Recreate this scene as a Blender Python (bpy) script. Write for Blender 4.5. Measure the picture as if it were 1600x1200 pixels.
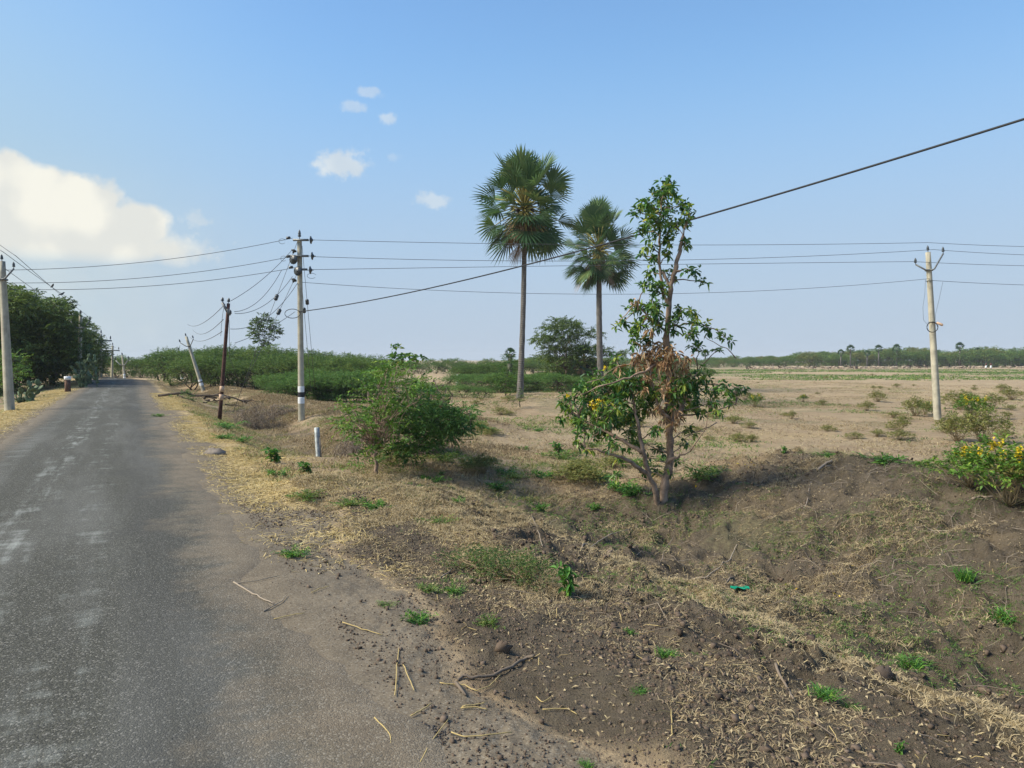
import bpy, math, random
import numpy as np
from mathutils import Vector
R = math.radians
rng = np.random.default_rng(7)
random.seed(7)
for o in list(bpy.data.objects): bpy.data.objects.remove(o)
SC = bpy.context.scene
COL = SC.collection

# ------------------------------------------------------------------ camera
F_PX, HOR, CAM_H = 1130.0, 562.0, 1.65
PITCH = math.atan((600 - HOR) / F_PX)
cam = bpy.data.cameras.new('camera'); cam.sensor_width = 36; cam.lens = 36 * F_PX / 1600
cam.clip_start = 0.05; cam.clip_end = 4000
camo = bpy.data.objects.new('camera', cam); COL.objects.link(camo)
camo.location = (0, 0, CAM_H); camo.rotation_euler = (math.pi / 2 - PITCH, 0, 0)
SC.camera = camo
# ------------------------------------------------------------------ light
SUN_AZ, SUN_EL = -100.0, 42.0       # degrees clockwise from +Y, elevation
SUN_E, SUN_ANG = 3.7, 26.0
SKY_S = 0.105
SC.view_settings.view_transform = 'Standard'; SC.view_settings.look = 'None'
SC.view_settings.exposure = 0.85; SC.view_settings.gamma = 1
sl = bpy.data.lights.new('sun', 'SUN'); sl.energy = SUN_E; sl.angle = R(SUN_ANG); sl.color = (1.0, .90, .73)
so = bpy.data.objects.new('sun', sl); COL.objects.link(so)
sd = Vector((math.sin(R(SUN_AZ)) * math.cos(R(SUN_EL)), math.cos(R(SUN_AZ)) * math.cos(R(SUN_EL)), math.sin(R(SUN_EL))))
so.rotation_euler = sd.to_track_quat('Z', 'Y').to_euler()
so.location = sd * 60
SC.cycles.use_denoising = True
SC.cycles.max_bounces = 6; SC.cycles.transparent_max_bounces = 8
SC.cycles.volume_bounces = 0

class NT:
    """small helper to write node graphs"""
    def __init__(s, tree): s.t = tree; s.n = tree.nodes; s.l = tree.links
    def node(s, typ, **kw):
        nd = s.n.new(typ)
        for k, v in kw.items(): setattr(nd, k, v)
        return nd
    def put(s, sock, v):
        if v is None: return
        if isinstance(v, (int, float)): sock.default_value = v
        elif isinstance(v, (tuple, list)):
            if sock.type == 'RGBA' and len(v) == 3: v = (*v, 1)
            sock.default_value = v
        else: s.l.new(v, sock)
    def m(s, op, a, b=None, c=None, clamp=False):
        nd = s.node('ShaderNodeMath', operation=op, use_clamp=clamp)
        s.put(nd.inputs[0], a); s.put(nd.inputs[1], b)
        if c is not None: s.put(nd.inputs[2], c)
        return nd.outputs[0]
    def noise(s, vec, scale, detail=3, rough=.55, dist=0):
        nd = s.node('ShaderNodeTexNoise'); s.put(nd.inputs['Vector'], vec)
        s.put(nd.inputs['Scale'], scale); s.put(nd.inputs['Detail'], detail)
        s.put(nd.inputs['Roughness'], rough); s.put(nd.inputs['Distortion'], dist)
        return nd.outputs['Fac']
    def ramp(s, f, a, b, lo=0., hi=1.):
        nd = s.node('ShaderNodeMapRange', interpolation_type='SMOOTHSTEP')
        s.put(nd.inputs[0], f); s.put(nd.inputs[1], a); s.put(nd.inputs[2], b); s.put(nd.inputs[3], lo); s.put(nd.inputs[4], hi)
        return nd.outputs[0]
    def mix(s, f, a, b, typ='MIX'):
        nd = s.node('ShaderNodeMix', data_type='RGBA', blend_type=typ)
        s.put(nd.inputs[0], f); s.put(nd.inputs[6], a); s.put(nd.inputs[7], b)
        return nd.outputs[2]
    def mapping(s, vec, scale=(1, 1, 1), rot=(0, 0, 0), loc=(0, 0, 0)):
        nd = s.node('ShaderNodeMapping'); s.put(nd.inputs[0], vec)
        nd.inputs[1].default_value = loc; nd.inputs[2].default_value = rot; nd.inputs[3].default_value = scale
        return nd.outputs[0]
    def attr(s, name, out='Fac'): return s.node('ShaderNodeAttribute', attribute_name=name).outputs[out]

# ------------------------------------------------------------------ sky
world = bpy.data.worlds.new('World'); SC.world = world; world.use_nodes = True
W = NT(world.node_tree); W.n.clear()
sky = W.node('ShaderNodeTexSky', sky_type='NISHITA', sun_disc=False)
sky.sun_elevation = R(SUN_EL); sky.sun_rotation = R(SUN_AZ)
sky.air_density = 1.0; sky.dust_density = 1.2; sky.ozone_density = 2.2; sky.altitude = 100
tc = W.node('ShaderNodeTexCoord').outputs['Generated']
sep = W.node('ShaderNodeSeparateXYZ'); W.put(sep.inputs[0], tc)
X, Y, Z = sep.outputs
az = W.m('ARCTAN2', X, Y)                # radians, clockwise from +Y
el = W.m('ARCSINE', Z)
n1 = W.noise(tc, 7.0, 6, .6)
n2 = W.noise(tc, 26.0, 6, .62)
n3 = W.noise(tc, 75.0, 5, .6)
def voro(scale):
    nd = W.node('ShaderNodeTexVoronoi', feature='SMOOTH_F1'); W.put(nd.inputs['Vector'], W.mix(.06, tc, W.node('ShaderNodeTexNoise').outputs['Color'])); nd.inputs['Scale'].default_value = scale; nd.inputs['Smoothness'].default_value = .3
    return W.m('SUBTRACT', nd.outputs[0], .42)
dis = W.m('ADD', W.m('MULTIPLY', W.m('SUBTRACT', n1, .5), 1.6), W.m('MULTIPLY', W.m('SUBTRACT', n2, .5), .8))
dis = W.m('ADD', dis, W.m('ADD', W.m('MULTIPLY', voro(16), .55), W.m('MULTIPLY', voro(40), .32)))
dis_s = W.m('ADD', W.m('MULTIPLY', W.m('SUBTRACT', n3, .5), 2.6), W.m('MULTIPLY', W.m('SUBTRACT', n2, .5), 1.0))
def blob(ca, ce, ra, re, soft=.35, k=1., dis=dis):
    dx = W.m('DIVIDE', W.m('SUBTRACT', az, ca), ra)
    dy = W.m('DIVIDE', W.m('SUBTRACT', el, ce), re)
    d = W.m('SQRT', W.m('ADD', W.m('MULTIPLY', dx, dx), W.m('MULTIPLY', dy, dy)))
    d = W.m('ADD', d, W.m('MULTIPLY', dis, k))
    return W.ramp(d, 1.0 + soft * .5, 1.0 - soft * .5)
def ae(px, py):
    x, y = (px - 800) / F_PX, -(py - 600) / F_PX
    cy = math.cos(PITCH) + y * math.sin(PITCH); cz = -math.sin(PITCH) + y * math.cos(PITCH)
    return math.atan2(x, cy), math.atan2(cz, math.hypot(x, cy))
def vmax(a, b): return W.m('MAXIMUM', a, b)
big = None
for (px, py, rx, ry, soft, k) in [(-40, 350, 185, 100, .22, .55), (80, 335, 110, 74, .26, .65), (205, 362, 66, 46, .4, .75), (120, 385, 190, 40, .5, .7), (-160, 330, 170, 110, .3, .5), (250, 388, 60, 24, 1.0, .9)]:
    a, e = ae(px, py); b = blob(a, e, rx / 1130 * .8, ry / 1130 * .88, soft, k)
    big = b if big is None else vmax(big, b)
small = None
for (px, py, rx, ry, soft, k, g) in [(532, 256, 36, 17, .9, .8, .55), (576, 144, 17, 6, .9, 1.0, .30), (551, 167, 17, 7, .9, 1.0, .30), (606, 185, 11, 8, .9, .9, .36), (676, 313, 24, 10, .9, 1.0, .34), (305, 342, 18, 11, 1., 1.0, .30), (615, 246, 9, 5, 1., 1., .14), (255, 388, 60, 18, 1.2, 1.0, .5)]:
    a, e = ae(px, py); b = W.m('MULTIPLY', blob(a, e, rx / 1130, ry / 1130, soft, k, dis_s), g)
    small = b if small is None else vmax(small, b)
big = W.m('MULTIPLY', big, W.ramp(el, ae(100, 425)[1], ae(100, 385)[1]))
haz = W.m('MULTIPLY', W.ramp(az, -.25, -.75), W.ramp(el, .26, .10)); haz = W.m('MULTIPLY', haz, W.ramp(n1, .30, .62, .10, .45))
cl = vmax(vmax(W.m('MULTIPLY', big, .93), small), haz)
cshade = W.ramp(n2, .35, .65)
ccol = W.mix(W.ramp(W.m('ADD', n1, W.m('MULTIPLY', voro(24), .5)), .38, .62), (5.2, 5.05, 4.45), (4.3, 4.3, 4.0))
# paler, slightly mauve air low down
skyc = W.mix(1.0, sky.outputs[0], (.68, .95, 1.20), 'MULTIPLY')
skyc = W.mix(W.m('MULTIPLY', W.ramp(el, .75, .15), .75), skyc, (1.75, 3.15, 4.65))
skyc = W.mix(W.ramp(el, .42, -.01, 0., .97), skyc, (2.62, 3.15, 3.80))
skyc = W.mix(W.m('MULTIPLY', W.ramp(az, -.2, -.75), W.ramp(el, .6, .1, .15, .6)), skyc, (2.6, 3.4, 3.6))
skyc = W.mix(W.ramp(el, -.02, -.05), skyc, (2.2, 2.0, 1.6))
skyc = W.mix(cl, skyc, ccol)
bg = W.node('ShaderNodeBackground'); W.put(bg.inputs[0], skyc); bg.inputs[1].default_value = SKY_S
wo = W.node('ShaderNodeOutputWorld'); W.l.new(bg.outputs[0], wo.inputs[0])

# ------------------------------------------------------------------ materials
def mat(name):
    m = bpy.data.materials.new(name); m.use_nodes = True
    g = NT(m.node_tree); g.n.clear()
    p = g.node('ShaderNodeBsdfPrincipled'); o = g.node('ShaderNodeOutputMaterial')
    g.l.new(p.outputs[0], o.inputs[0]); g.p = p; g.o = o
    return m, g
def simple(name, col, rough=.8, var=.25, scale=8, metal=0, spec=.3, bump=0):
    m, g = mat(name)
    co = g.node('ShaderNodeTexCoord').outputs['Object']
    n = g.noise(co, scale, 5, .65)
    c = g.mix(g.ramp(n, .3, .7), tuple(x * (1 - var) for x in col), tuple(min(1, x * (1 + var)) for x in col))
    g.put(g.p.inputs['Base Color'], c); g.p.inputs['Roughness'].default_value = rough
    g.p.inputs['Metallic'].default_value = metal; g.p.inputs['Specular IOR Level'].default_value = spec
    if bump:
        b = g.node('ShaderNodeBump'); g.put(b.inputs['Height'], g.noise(co, scale * 3, 4)); b.inputs['Strength'].default_value = bump
        b.inputs['Distance'].default_value = .01; g.l.new(b.outputs[0], g.p.inputs['Normal'])
    return m
def leafmat(name, cols, transl=.28, rough=.55, spec=.25, patch=0.0):
    """cols: list of colours along the per-leaf tint"""
    if name not in ('withered leaves', 'dead palm fronds', 'dry grass', 'straw', 'yellow flowers', 'dry twigs', 'soil clods'):
        k = 1.25 if name == 'dark roadside foliage' else 1.05
        cols = [(a * 1.28 * k, b * 1.12 * k, c * .78 * k) for a, b, c in cols]
    m, g = mat(name)
    t = g.attr('tint')
    r = g.node('ShaderNodeValToRGB'); g.put(r.inputs[0], t)
    els = r.color_ramp.elements
    while len(els) < len(cols): els.new(.5)
    for i, c in enumerate(cols): els[i].position = i / (len(cols) - 1); els[i].color = (*c, 1)
    col = r.outputs[0]
    g.put(g.p.inputs['Base Color'], col); g.p.inputs['Roughness'].default_value = rough
    g.p.inputs['Specular IOR Level'].default_value = spec
    tr = g.node('ShaderNodeBsdfTranslucent'); g.put(tr.inputs[0], g.mix(.5, col, (.9, 1, .5), 'MULTIPLY'))
    mx = g.node('ShaderNodeMixShader'); mx.inputs[0].default_value = transl
    g.l.new(g.p.outputs[0], mx.inputs[1]); g.l.new(tr.outputs[0], mx.inputs[2]); g.l.new(mx.outputs[0], g.o.inputs[0])
    return m
M = {}
M['thorn'] = leafmat('thorn foliage', [(.036, .085, .034), (.066, .145, .054), (.105, .195, .068), (.155, .23, .08)], .3)
M['thornlight'] = leafmat('light thorn foliage', [(.035, .10, .04), (.065, .165, .06), (.105, .22, .075), (.155, .26, .085)], .3)
M['darktree'] = leafmat('dark roadside foliage', [(.032, .064, .03), (.058, .108, .044), (.09, .15, .058), (.135, .19, .075)], .3)
M['shrub'] = leafmat('shrub foliage', [(.025, .07, .022), (.055, .145, .036), (.10, .22, .045), (.19, .29, .06)], .28)
M['hero'] = leafmat('broad leaves', [(.026, .09, .04), (.05, .145, .055), (.10, .22, .065), (.20, .31, .07), (.38, .38, .09)], .34, .4, .45)
M['deadleaf'] = leafmat('withered leaves', [(.17, .09, .045), (.34, .20, .11), (.46, .30, .17), (.56, .42, .25)], .2, .75)
M['palm'] = leafmat('palm fronds', [(.025, .062, .042), (.045, .108, .062), (.085, .165, .09), (.17, .24, .13)], .25, .45, .4)
M['palmdead'] = leafmat('dead palm fronds', [(.10, .07, .045), (.20, .14, .09), (.30, .22, .15), (.36, .28, .19)], .1, .85)
M['drygrass'] = leafmat('dry grass', [(.17, .12, .075), (.29, .22, .125), (.40, .32, .185), (.50, .41, .24)], .2, .8)
M['straw'] = leafmat('straw', [(.36, .26, .10), (.46, .35, .14), (.55, .43, .20), (.62, .52, .28)], .15, .7)
M['greengrass'] = leafmat('green grass', [(.04, .09, .03), (.07, .15, .05), (.11, .20, .06), (.20, .25, .09)], .3)
M['weed'] = leafmat('weed leaves', [(.025, .09, .03), (.045, .15, .04), (.075, .21, .05), (.16, .30, .06)], .3)
M['vine'] = leafmat('creeper leaves', [(.018, .05, .022), (.035, .09, .035), (.06, .13, .04), (.12, .17, .05)], .25)
M['scrub'] = leafmat('field scrub', [(.08, .12, .05), (.125, .17, .07), (.18, .21, .09), (.26, .26, .13)], .25)
M['flower'] = leafmat('yellow flowers', [(.62, .42, .01), (.75, .54, .02), (.8, .62, .04), (.8, .66, .10)], .3)
M['twig'] = leafmat('dry twigs', [(.09, .07, .055), (.17, .135, .10), (.26, .21, .16), (.38, .32, .24)], 0, .9)
M['clod'] = leafmat('soil clods', [(.06, .045, .035), (.10, .075, .055), (.14, .105, .078), (.19, .15, .115)], 0, .95, .1)
M['bark'] = simple('bark', (.26, .185, .135), .9, .45, 9, bump=.6)
M['barkdark'] = simple('dark bark', (.085, .065, .05), .95, .4, 6, bump=.5)
M['concrete'] = simple('weathered concrete', (.40, .375, .29), .9, .22, 2.5, bump=.25)
M['palestone'] = simple('pale stone', (.36, .39, .39), .9, .4, 7, bump=.4)
M['whitepaint'] = simple('white paint', (.74, .76, .76), .7, .1, 12)
M['blackpaint'] = simple('black paint', (.03, .03, .035), .6, .3, 12)
M['steel'] = simple('galvanised steel', (.16, .17, .17), .55, .3, 20, .3)
M['rust'] = simple('rusty steel', (.075, .038, .03), .85, .45, 10, .1)
M['porcelain'] = simple('brown porcelain', (.04, .05, .055), .35, .3, 10, 0, .5)
M['whiteporcelain'] = simple('pale porcelain', (.55, .5, .47), .35, .1, 10, 0, .5)
M['wire'] = simple('aluminium wire', (.10, .105, .11), .6, .1, 4, .2)
M['cable'] = simple('black cable', (.02, .022, .025), .6, .1, 4)
M['fleece'] = simple('cream fleece', (.40, .32, .235), .95, .2, 3)
M['darkfleece'] = simple('dark fleece', (.09, .06, .045), .95, .3, 3)
M['skin'] = simple('skin', (.16, .085, .05), .7, .1, 5)
M['feather'] = simple('black feathers', (.03, .03, .035), .7, .2, 20)
M['cactus'] = simple('cactus pads', (.10, .145, .075), .7, .35, 3)
M['plastic'] = simple('green plastic', (.01, .26, .14), .4, .2, 10)
M['rock'] = simple('grey rock', (.20, .17, .14), .95, .3, 6, bump=.6)
M['tan'] = simple('tan paint', (.55, .38, .26), .8, .15, 10)

# palm trunk : ringed
m, g = mat('palm trunk'); co = g.node('ShaderNodeTexCoord').outputs['Object']
wv = g.node('ShaderNodeTexWave', wave_type='BANDS', bands_direction='Z'); g.put(wv.inputs[0], co); wv.inputs[1].default_value = 3.2; wv.inputs[2].default_value = 1.2; wv.inputs[3].default_value = 2
n = g.noise(g.mapping(co, (6, 6, 1.5)), 1.5, 5, .7)
c = g.mix(g.ramp(n, .3, .7), (.085, .078, .07), (.20, .185, .165)); c = g.mix(g.m('MULTIPLY', wv.outputs[1], .35), c, (.06, .055, .05))
g.put(g.p.inputs['Base Color'], c); g.p.inputs['Roughness'].default_value = .95
b = g.node('ShaderNodeBump'); g.put(b.inputs['Height'], wv.outputs[1]); b.inputs['Strength'].default_value = .5; b.inputs['Distance'].default_value = .03; g.l.new(b.outputs[0], g.p.inputs['Normal'])
M['palmtrunk'] = m

DX, DY = -0.47, 0.883            # road direction;  right normal = (.883,.47)
def uv_sock(g):
    co = g.node('ShaderNodeTexCoord').outputs['Object']
    sp = g.node('ShaderNodeSeparateXYZ'); g.put(sp.inputs[0], co)
    u = g.m('SUBTRACT', g.m('ADD', g.m('MULTIPLY', sp.outputs[0], .883), g.m('MULTIPLY', sp.outputs[1], .47)), 1.0)
    s = g.m('ADD', g.m('MULTIPLY', sp.outputs[0], DX), g.m('MULTIPLY', sp.outputs[1], DY))
    return co, u, s
def dust(g, nB, nD, nE):
    d = g.mix(g.ramp(nB, .3, .7), (.135, .110, .077), (.195, .16, .112)); d = g.mix(g.ramp(nD, .48, .68, 0, .7), d, (.095, .082, .066))
    d = g.mix(g.ramp(nE, .56, .7, 0, .7), d, (.26, .225, .17))
    vo = g.node('ShaderNodeTexVoronoi'); g.put(vo.inputs['Vector'], g.node('ShaderNodeTexCoord').outputs['Object']); vo.inputs['Scale'].default_value = 120
    sc = g.node('ShaderNodeSeparateColor'); g.put(sc.inputs[0], vo.outputs['Color'])
    d = g.mix(g.ramp(sc.outputs[0], .75, .95, 0, .55), d, (.28, .25, .195)); return g.mix(g.ramp(sc.outputs[1], .68, .95, 0, .5), d, (.07, .06, .048))
# ground
m, g = mat('ground soil'); co, u, s = uv_sock(g)
dark = g.attr('dark'); straw = g.attr('strawm'); green = g.attr('greenm'); verge = g.attr('vergem')
nA = g.noise(co, .35, 5, .6); nB = g.noise(co, 2.3, 6, .65); nC = g.noise(co, 14, 6, .7); nD = g.noise(co, 70, 5, .7); nE = g.noise(co, 230, 3, .7)
field = g.mix(g.ramp(nA, .32, .68), (.29, .212, .130), (.39, .30, .180))
field = g.mix(g.ramp(nB, .35, .75, 0, .55), field, (.45, .36, .235))
field = g.mix(g.ramp(nC, .44, .7, 0, .55), field, (.21, .15, .10)); field = g.mix(g.ramp(nD, .55, .7, 0, .5), field, (.50, .42, .29))
soil = g.mix(g.ramp(nB, .3, .7), (.108, .088, .060), (.165, .136, .094))
soil = g.mix(g.ramp(nC, .45, .7, 0, .75), soil, (.215, .17, .125)); soil = g.mix(g.ramp(nD, .52, .66, 0, .8), soil, (.05, .04, .032)); soil = g.mix(g.ramp(nE, .55, .7, 0, .7), soil, (.24, .195, .15))
dirt = dust(g, nB, nD, nE)
stc = g.mix(g.ramp(nC, .3, .7), (.30, .215, .11), (.50, .39, .20)); stc = g.mix(g.ramp(nD, .5, .7, 0, .6), stc, (.18, .13, .07))
grc = g.mix(g.ramp(nC, .3, .7), (.13, .14, .07), (.22, .20, .11))
c = g.mix(g.ramp(g.m('ADD', dark, g.m('MULTIPLY', g.m('SUBTRACT', nB, .5), .5)), .3, .7), field, soil)
c = g.mix(g.ramp(g.m('ADD', verge, g.m('MULTIPLY', g.m('SUBTRACT', nC, .5), .6)), .3, .7), c, dirt)
c = g.mix(g.ramp(g.m('ADD', straw, g.m('MULTIPLY', g.m('SUBTRACT', nC, .5), .9)), .35, .75, 0, .9), c, stc)
c = g.mix(g.ramp(g.m('ADD', green, g.m('MULTIPLY', g.m('SUBTRACT', nC, .5), .9)), .35, .75, 0, .8), c, grc)
g.put(g.p.inputs['Base Color'], c); g.p.inputs['Roughness'].default_value = .97; g.p.inputs['Specular IOR Level'].default_value = .1
b = g.node('ShaderNodeBump'); g.put(b.inputs['Height'], g.m('ADD', nC, g.m('ADD', g.m('MULTIPLY', nD, .7), g.m('MULTIPLY', nE, .2)))); g.put(b.inputs['Strength'], g.m('SUBTRACT', 1.0, g.m('MULTIPLY', verge, .75), clamp=True)); b.inputs['Distance'].default_value = .05
g.l.new(b.outputs[0], g.p.inputs['Normal']); M['ground'] = m
# asphalt
m, g = mat('worn asphalt'); co, u, s = uv_sock(g)
cb = g.node('ShaderNodeCombineXYZ'); g.put(cb.inputs[0], u); g.put(cb.inputs[1], g.m('MULTIPLY', s, .12)); st = cb.outputs[0]
n1 = g.noise(st, 1.6, 4, .6); n2 = g.noise(st, 7, 5, .65); nf = g.noise(co, 110, 3, .75); nm = g.noise(co, 1.2, 5, .6); nE = g.noise(co, 5, 5, .7)
cx = g.node('ShaderNodeCombineXYZ'); g.put(cx.inputs[0], g.m('MULTIPLY', u, .6)); g.put(cx.inputs[1], g.m('MULTIPLY', s, 2.2)); nX = g.noise(cx.outputs[0], 1.6, 5, .7)
vor = g.node('ShaderNodeTexVoronoi'); g.put(vor.inputs['Vector'], co); vor.inputs['Scale'].default_value = 120
c = g.mix(g.ramp(nf, .36, .66), (.034, .035, .028), (.10, .098, .078))
sepc = g.node('ShaderNodeSeparateColor'); g.put(sepc.inputs[0], vor.outputs['Color'])
c = g.mix(g.ramp(sepc.outputs[0], .80, .95, 0, .6), c, (.26, .25, .22)); c = g.mix(g.ramp(sepc.outputs[1], .72, .9, 0, .6), c, (.035, .036, .035))
c = g.mix(g.ramp(n1, .42, .7, 0, .30), c, (.20, .20, .185)); c = g.mix(g.ramp(nm, .5, .72, 0, .25), c, (.055, .056, .052))
def band(cu, w): return g.ramp(g.m('ABSOLUTE', g.m('SUBTRACT', g.m('ADD', u, g.m('MULTIPLY', g.m('SUBTRACT', nm, .5), .35)), cu)), w, w * .25)
str1 = g.m('MULTIPLY', band(-1.95, .30), g.ramp(g.m('ADD', g.m('MULTIPLY', n2, .6), g.m('MULTIPLY', nX, .5)), .53, .74))
str2 = g.m('MULTIPLY', band(-1.35, .25), g.ramp(g.m('ADD', g.m('MULTIPLY', n2, .5), g.m('MULTIPLY', nX, .6)), .56, .74))
str3 = g.m('MULTIPLY', band(-2.75, .3), g.ramp(nX, .5, .75, 0, .5))
c = g.mix(g.m('MULTIPLY', g.m('MAXIMUM', str1, g.m('MAXIMUM', g.m('MULTIPLY', str2, .6), str3)), .72), c, (.33, .35, .32))
rub = g.m('MAXIMUM', band(-.8, .32), band(-3.0, .3)); c = g.mix(g.m('MULTIPLY', rub, .22), c, (.05, .05, .05))
edge = g.ramp(g.m('ADD', u, g.m('ADD', g.m('MULTIPLY', g.m('SUBTRACT', nE, .5), .7), g.m('MULTIPLY', g.m('SUBTRACT', nm, .5), 1.3))), -.75, -.12)
edgeL = g.ramp(g.m('ADD', u, g.m('MULTIPLY', g.m('SUBTRACT', nE, .5), .9)), -2.7, -3.3)
dd = dust(g, g.noise(co, 2.3, 6, .65), g.noise(co, 70, 5, .7), g.noise(co, 230, 3, .7)); c = g.mix(g.m('MAXIMUM', g.m('MAXIMUM', edge, edgeL), g.ramp(g.m('ADD', g.attr('dustm'), g.m('MULTIPLY', g.m('SUBTRACT', nE, .5), .6)), .3, .95, 0, .7)), c, dd)
g.put(g.p.inputs['Base Color'], c); g.p.inputs['Roughness'].default_value = .93; g.p.inputs['Specular IOR Level'].default_value = .2
b = g.node('ShaderNodeBump'); g.put(b.inputs['Height'], g.m('ADD', nf, g.m('MULTIPLY', vor.outputs[0], -.8))); b.inputs['Strength'].default_value = .7; b.inputs['Distance'].default_value = .006
g.l.new(b.outputs[0], g.p.inputs['Normal']); M['road'] = m

# ------------------------------------------------------------------ numeric noise & terrain
_tab = np.random.default_rng(3).random((256, 256))
def vnoise(x, y):
    xi = np.floor(x).astype(int); yi = np.floor(y).astype(int); fx = x - xi; fy = y - yi
    fx = fx * fx * (3 - 2 * fx); fy = fy * fy * (3 - 2 * fy)
    a = _tab[xi & 255, yi & 255]; b = _tab[(xi + 1) & 255, yi & 255]; c = _tab[xi & 255, (yi + 1) & 255]; d = _tab[(xi + 1) & 255, (yi + 1) & 255]
    return (a * (1 - fx) + b * fx) * (1 - fy) + (c * (1 - fx) + d * fx) * fy
def fbm(x, y, f, o=4, g=.5):
    v = 0; a = 1; t = 0
    for i in range(o):
        v = v + a * (vnoise(x * f + 17.3 * i, y * f + 9.1 * i) - .5); t += a; a *= g; f *= 2.07
    return v / t * 2
def sst(x, a, b):
    t = np.clip((x - a) / (b - a), 0, 1); return t * t * (3 - 2 * t)
def us(x, y):
    s = DX * x + DY * y; u = .883 * x + .47 * y - 1.0
    return u + .010 * np.maximum(0, s - 62) ** 2 * (s < 400), s
BUMPS = [(-2.3, 24.0, 2.6, .55), (.3, 39.5, 3.2, .32), (-8.6, 33, 2.6, .28), (-12.5, 35, 2.2, .40), (-6.0, 27, 1.6, .25), (-1.6, 8.7, .8, .10), (-2.6, 9.6, .6, .10), (5.5, 45, 6, .2)]
def height(x, y):
    x = np.asarray(x, float); y = np.asarray(y, float)
    u, s = us(x, y)
    A = np.interp(u, [0, 1, 2.2, 2.8, 3.6, 4.4, 5.2, 6.5, 7.8, 8.8, 9.6, 11.5, 13.5], [0, -.05, -.10, -.22, -.5, -.64, -.62, -.36, .0, .16, .1, -.6, -.8])
    C = np.interp(u, [0, 1.5, 3, 5, 8, 12], [0, -.08, -.2, -.42, -.62, -.8])
    B = np.interp(u, [0, 1, 2, 2.8, 3.8, 4.8, 5.8, 7, 10], [0, -.07, -.5, -.8, -.78, -.45, -.42, -.65, -.8])
    wob = fbm(x, y, .5, 2) * .8
    A = A - np.exp(-((u - 8.6) / 1.5) ** 2) * (.13 * sst(s, 6.0, 9.3) + .05)
    a = sst(s + wob, 11.3, 8.9); b = sst(s + wob * .5, 13.0, 15.2)
    z = A * a + B * b + C * (1 - a - b)
    L = np.interp(-3.45 - u, [0, 1, 2.5, 4, 20], [0, -.04, -.25, -.45, -.7])
    z = np.where(u < -1.7, L, z)
    for bx, by, r, h in BUMPS: z = z + h * np.exp(-((x - bx) ** 2 + (y - by) ** 2) / r / r)
    off = np.where(u < -1.7, sst(-3.5 - u, 0, .8), sst(u, .0, .9))
    d = np.hypot(x, y)
    z = z + off * (fbm(x, y, .22, 3) * .09 + fbm(x, y, 1.1, 3) * .075 * (.5 + a))
    rg = sst(u, 1.5, 3.0) * a * sst(u, 12, 10.5)
    z = z + off * fbm(x, y, 4.5, 3, .62) * (.03 + .06 * rg) * (d < 60) + rg * (np.abs(fbm(x + 3, y, 2.2, 5, .62)) * -.22 + .05) + sst(u, -.1, .5) * fbm(x, y, 22.0, 2) * .010 * (d < 25)
    w = sst(-u, .08, .8) * sst(u, -3.40, -2.8)
    return z * (1 - w) - .022 * w
def hz(x, y): return float(height(np.array([x]), np.array([y]))[0])

def cam_ray(px, py):
    x, y = (px - 800) / F_PX, -(py - 600) / F_PX
    return np.array([x, math.cos(PITCH) + y * math.sin(PITCH), -math.sin(PITCH) + y * math.cos(PITCH)])
def P(px, py, Yd):                       # world point on that sight line at distance Yd
    r = cam_ray(px, py); return np.array([0, 0, CAM_H]) + r * (Yd / r[1])
_T = 1.2 * 1.004 ** np.arange(1500)
def G(px, py):                            # ground point seen at that place of the photograph
    r = cam_ray(px, py); O = np.array([0, 0, CAM_H]); T = _T
    for _ in range(2):
        p = O + r * T[:, None]; hit = np.nonzero(p[:, 2] < height(p[:, 0], p[:, 1]))[0]
        if not len(hit): return p[-1]
        i = max(1, hit[0]); T = np.linspace(T[i - 1], T[i], 12)
    return p[i]
def gz(x, y): return np.array([x, y, hz(x, y)])

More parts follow.
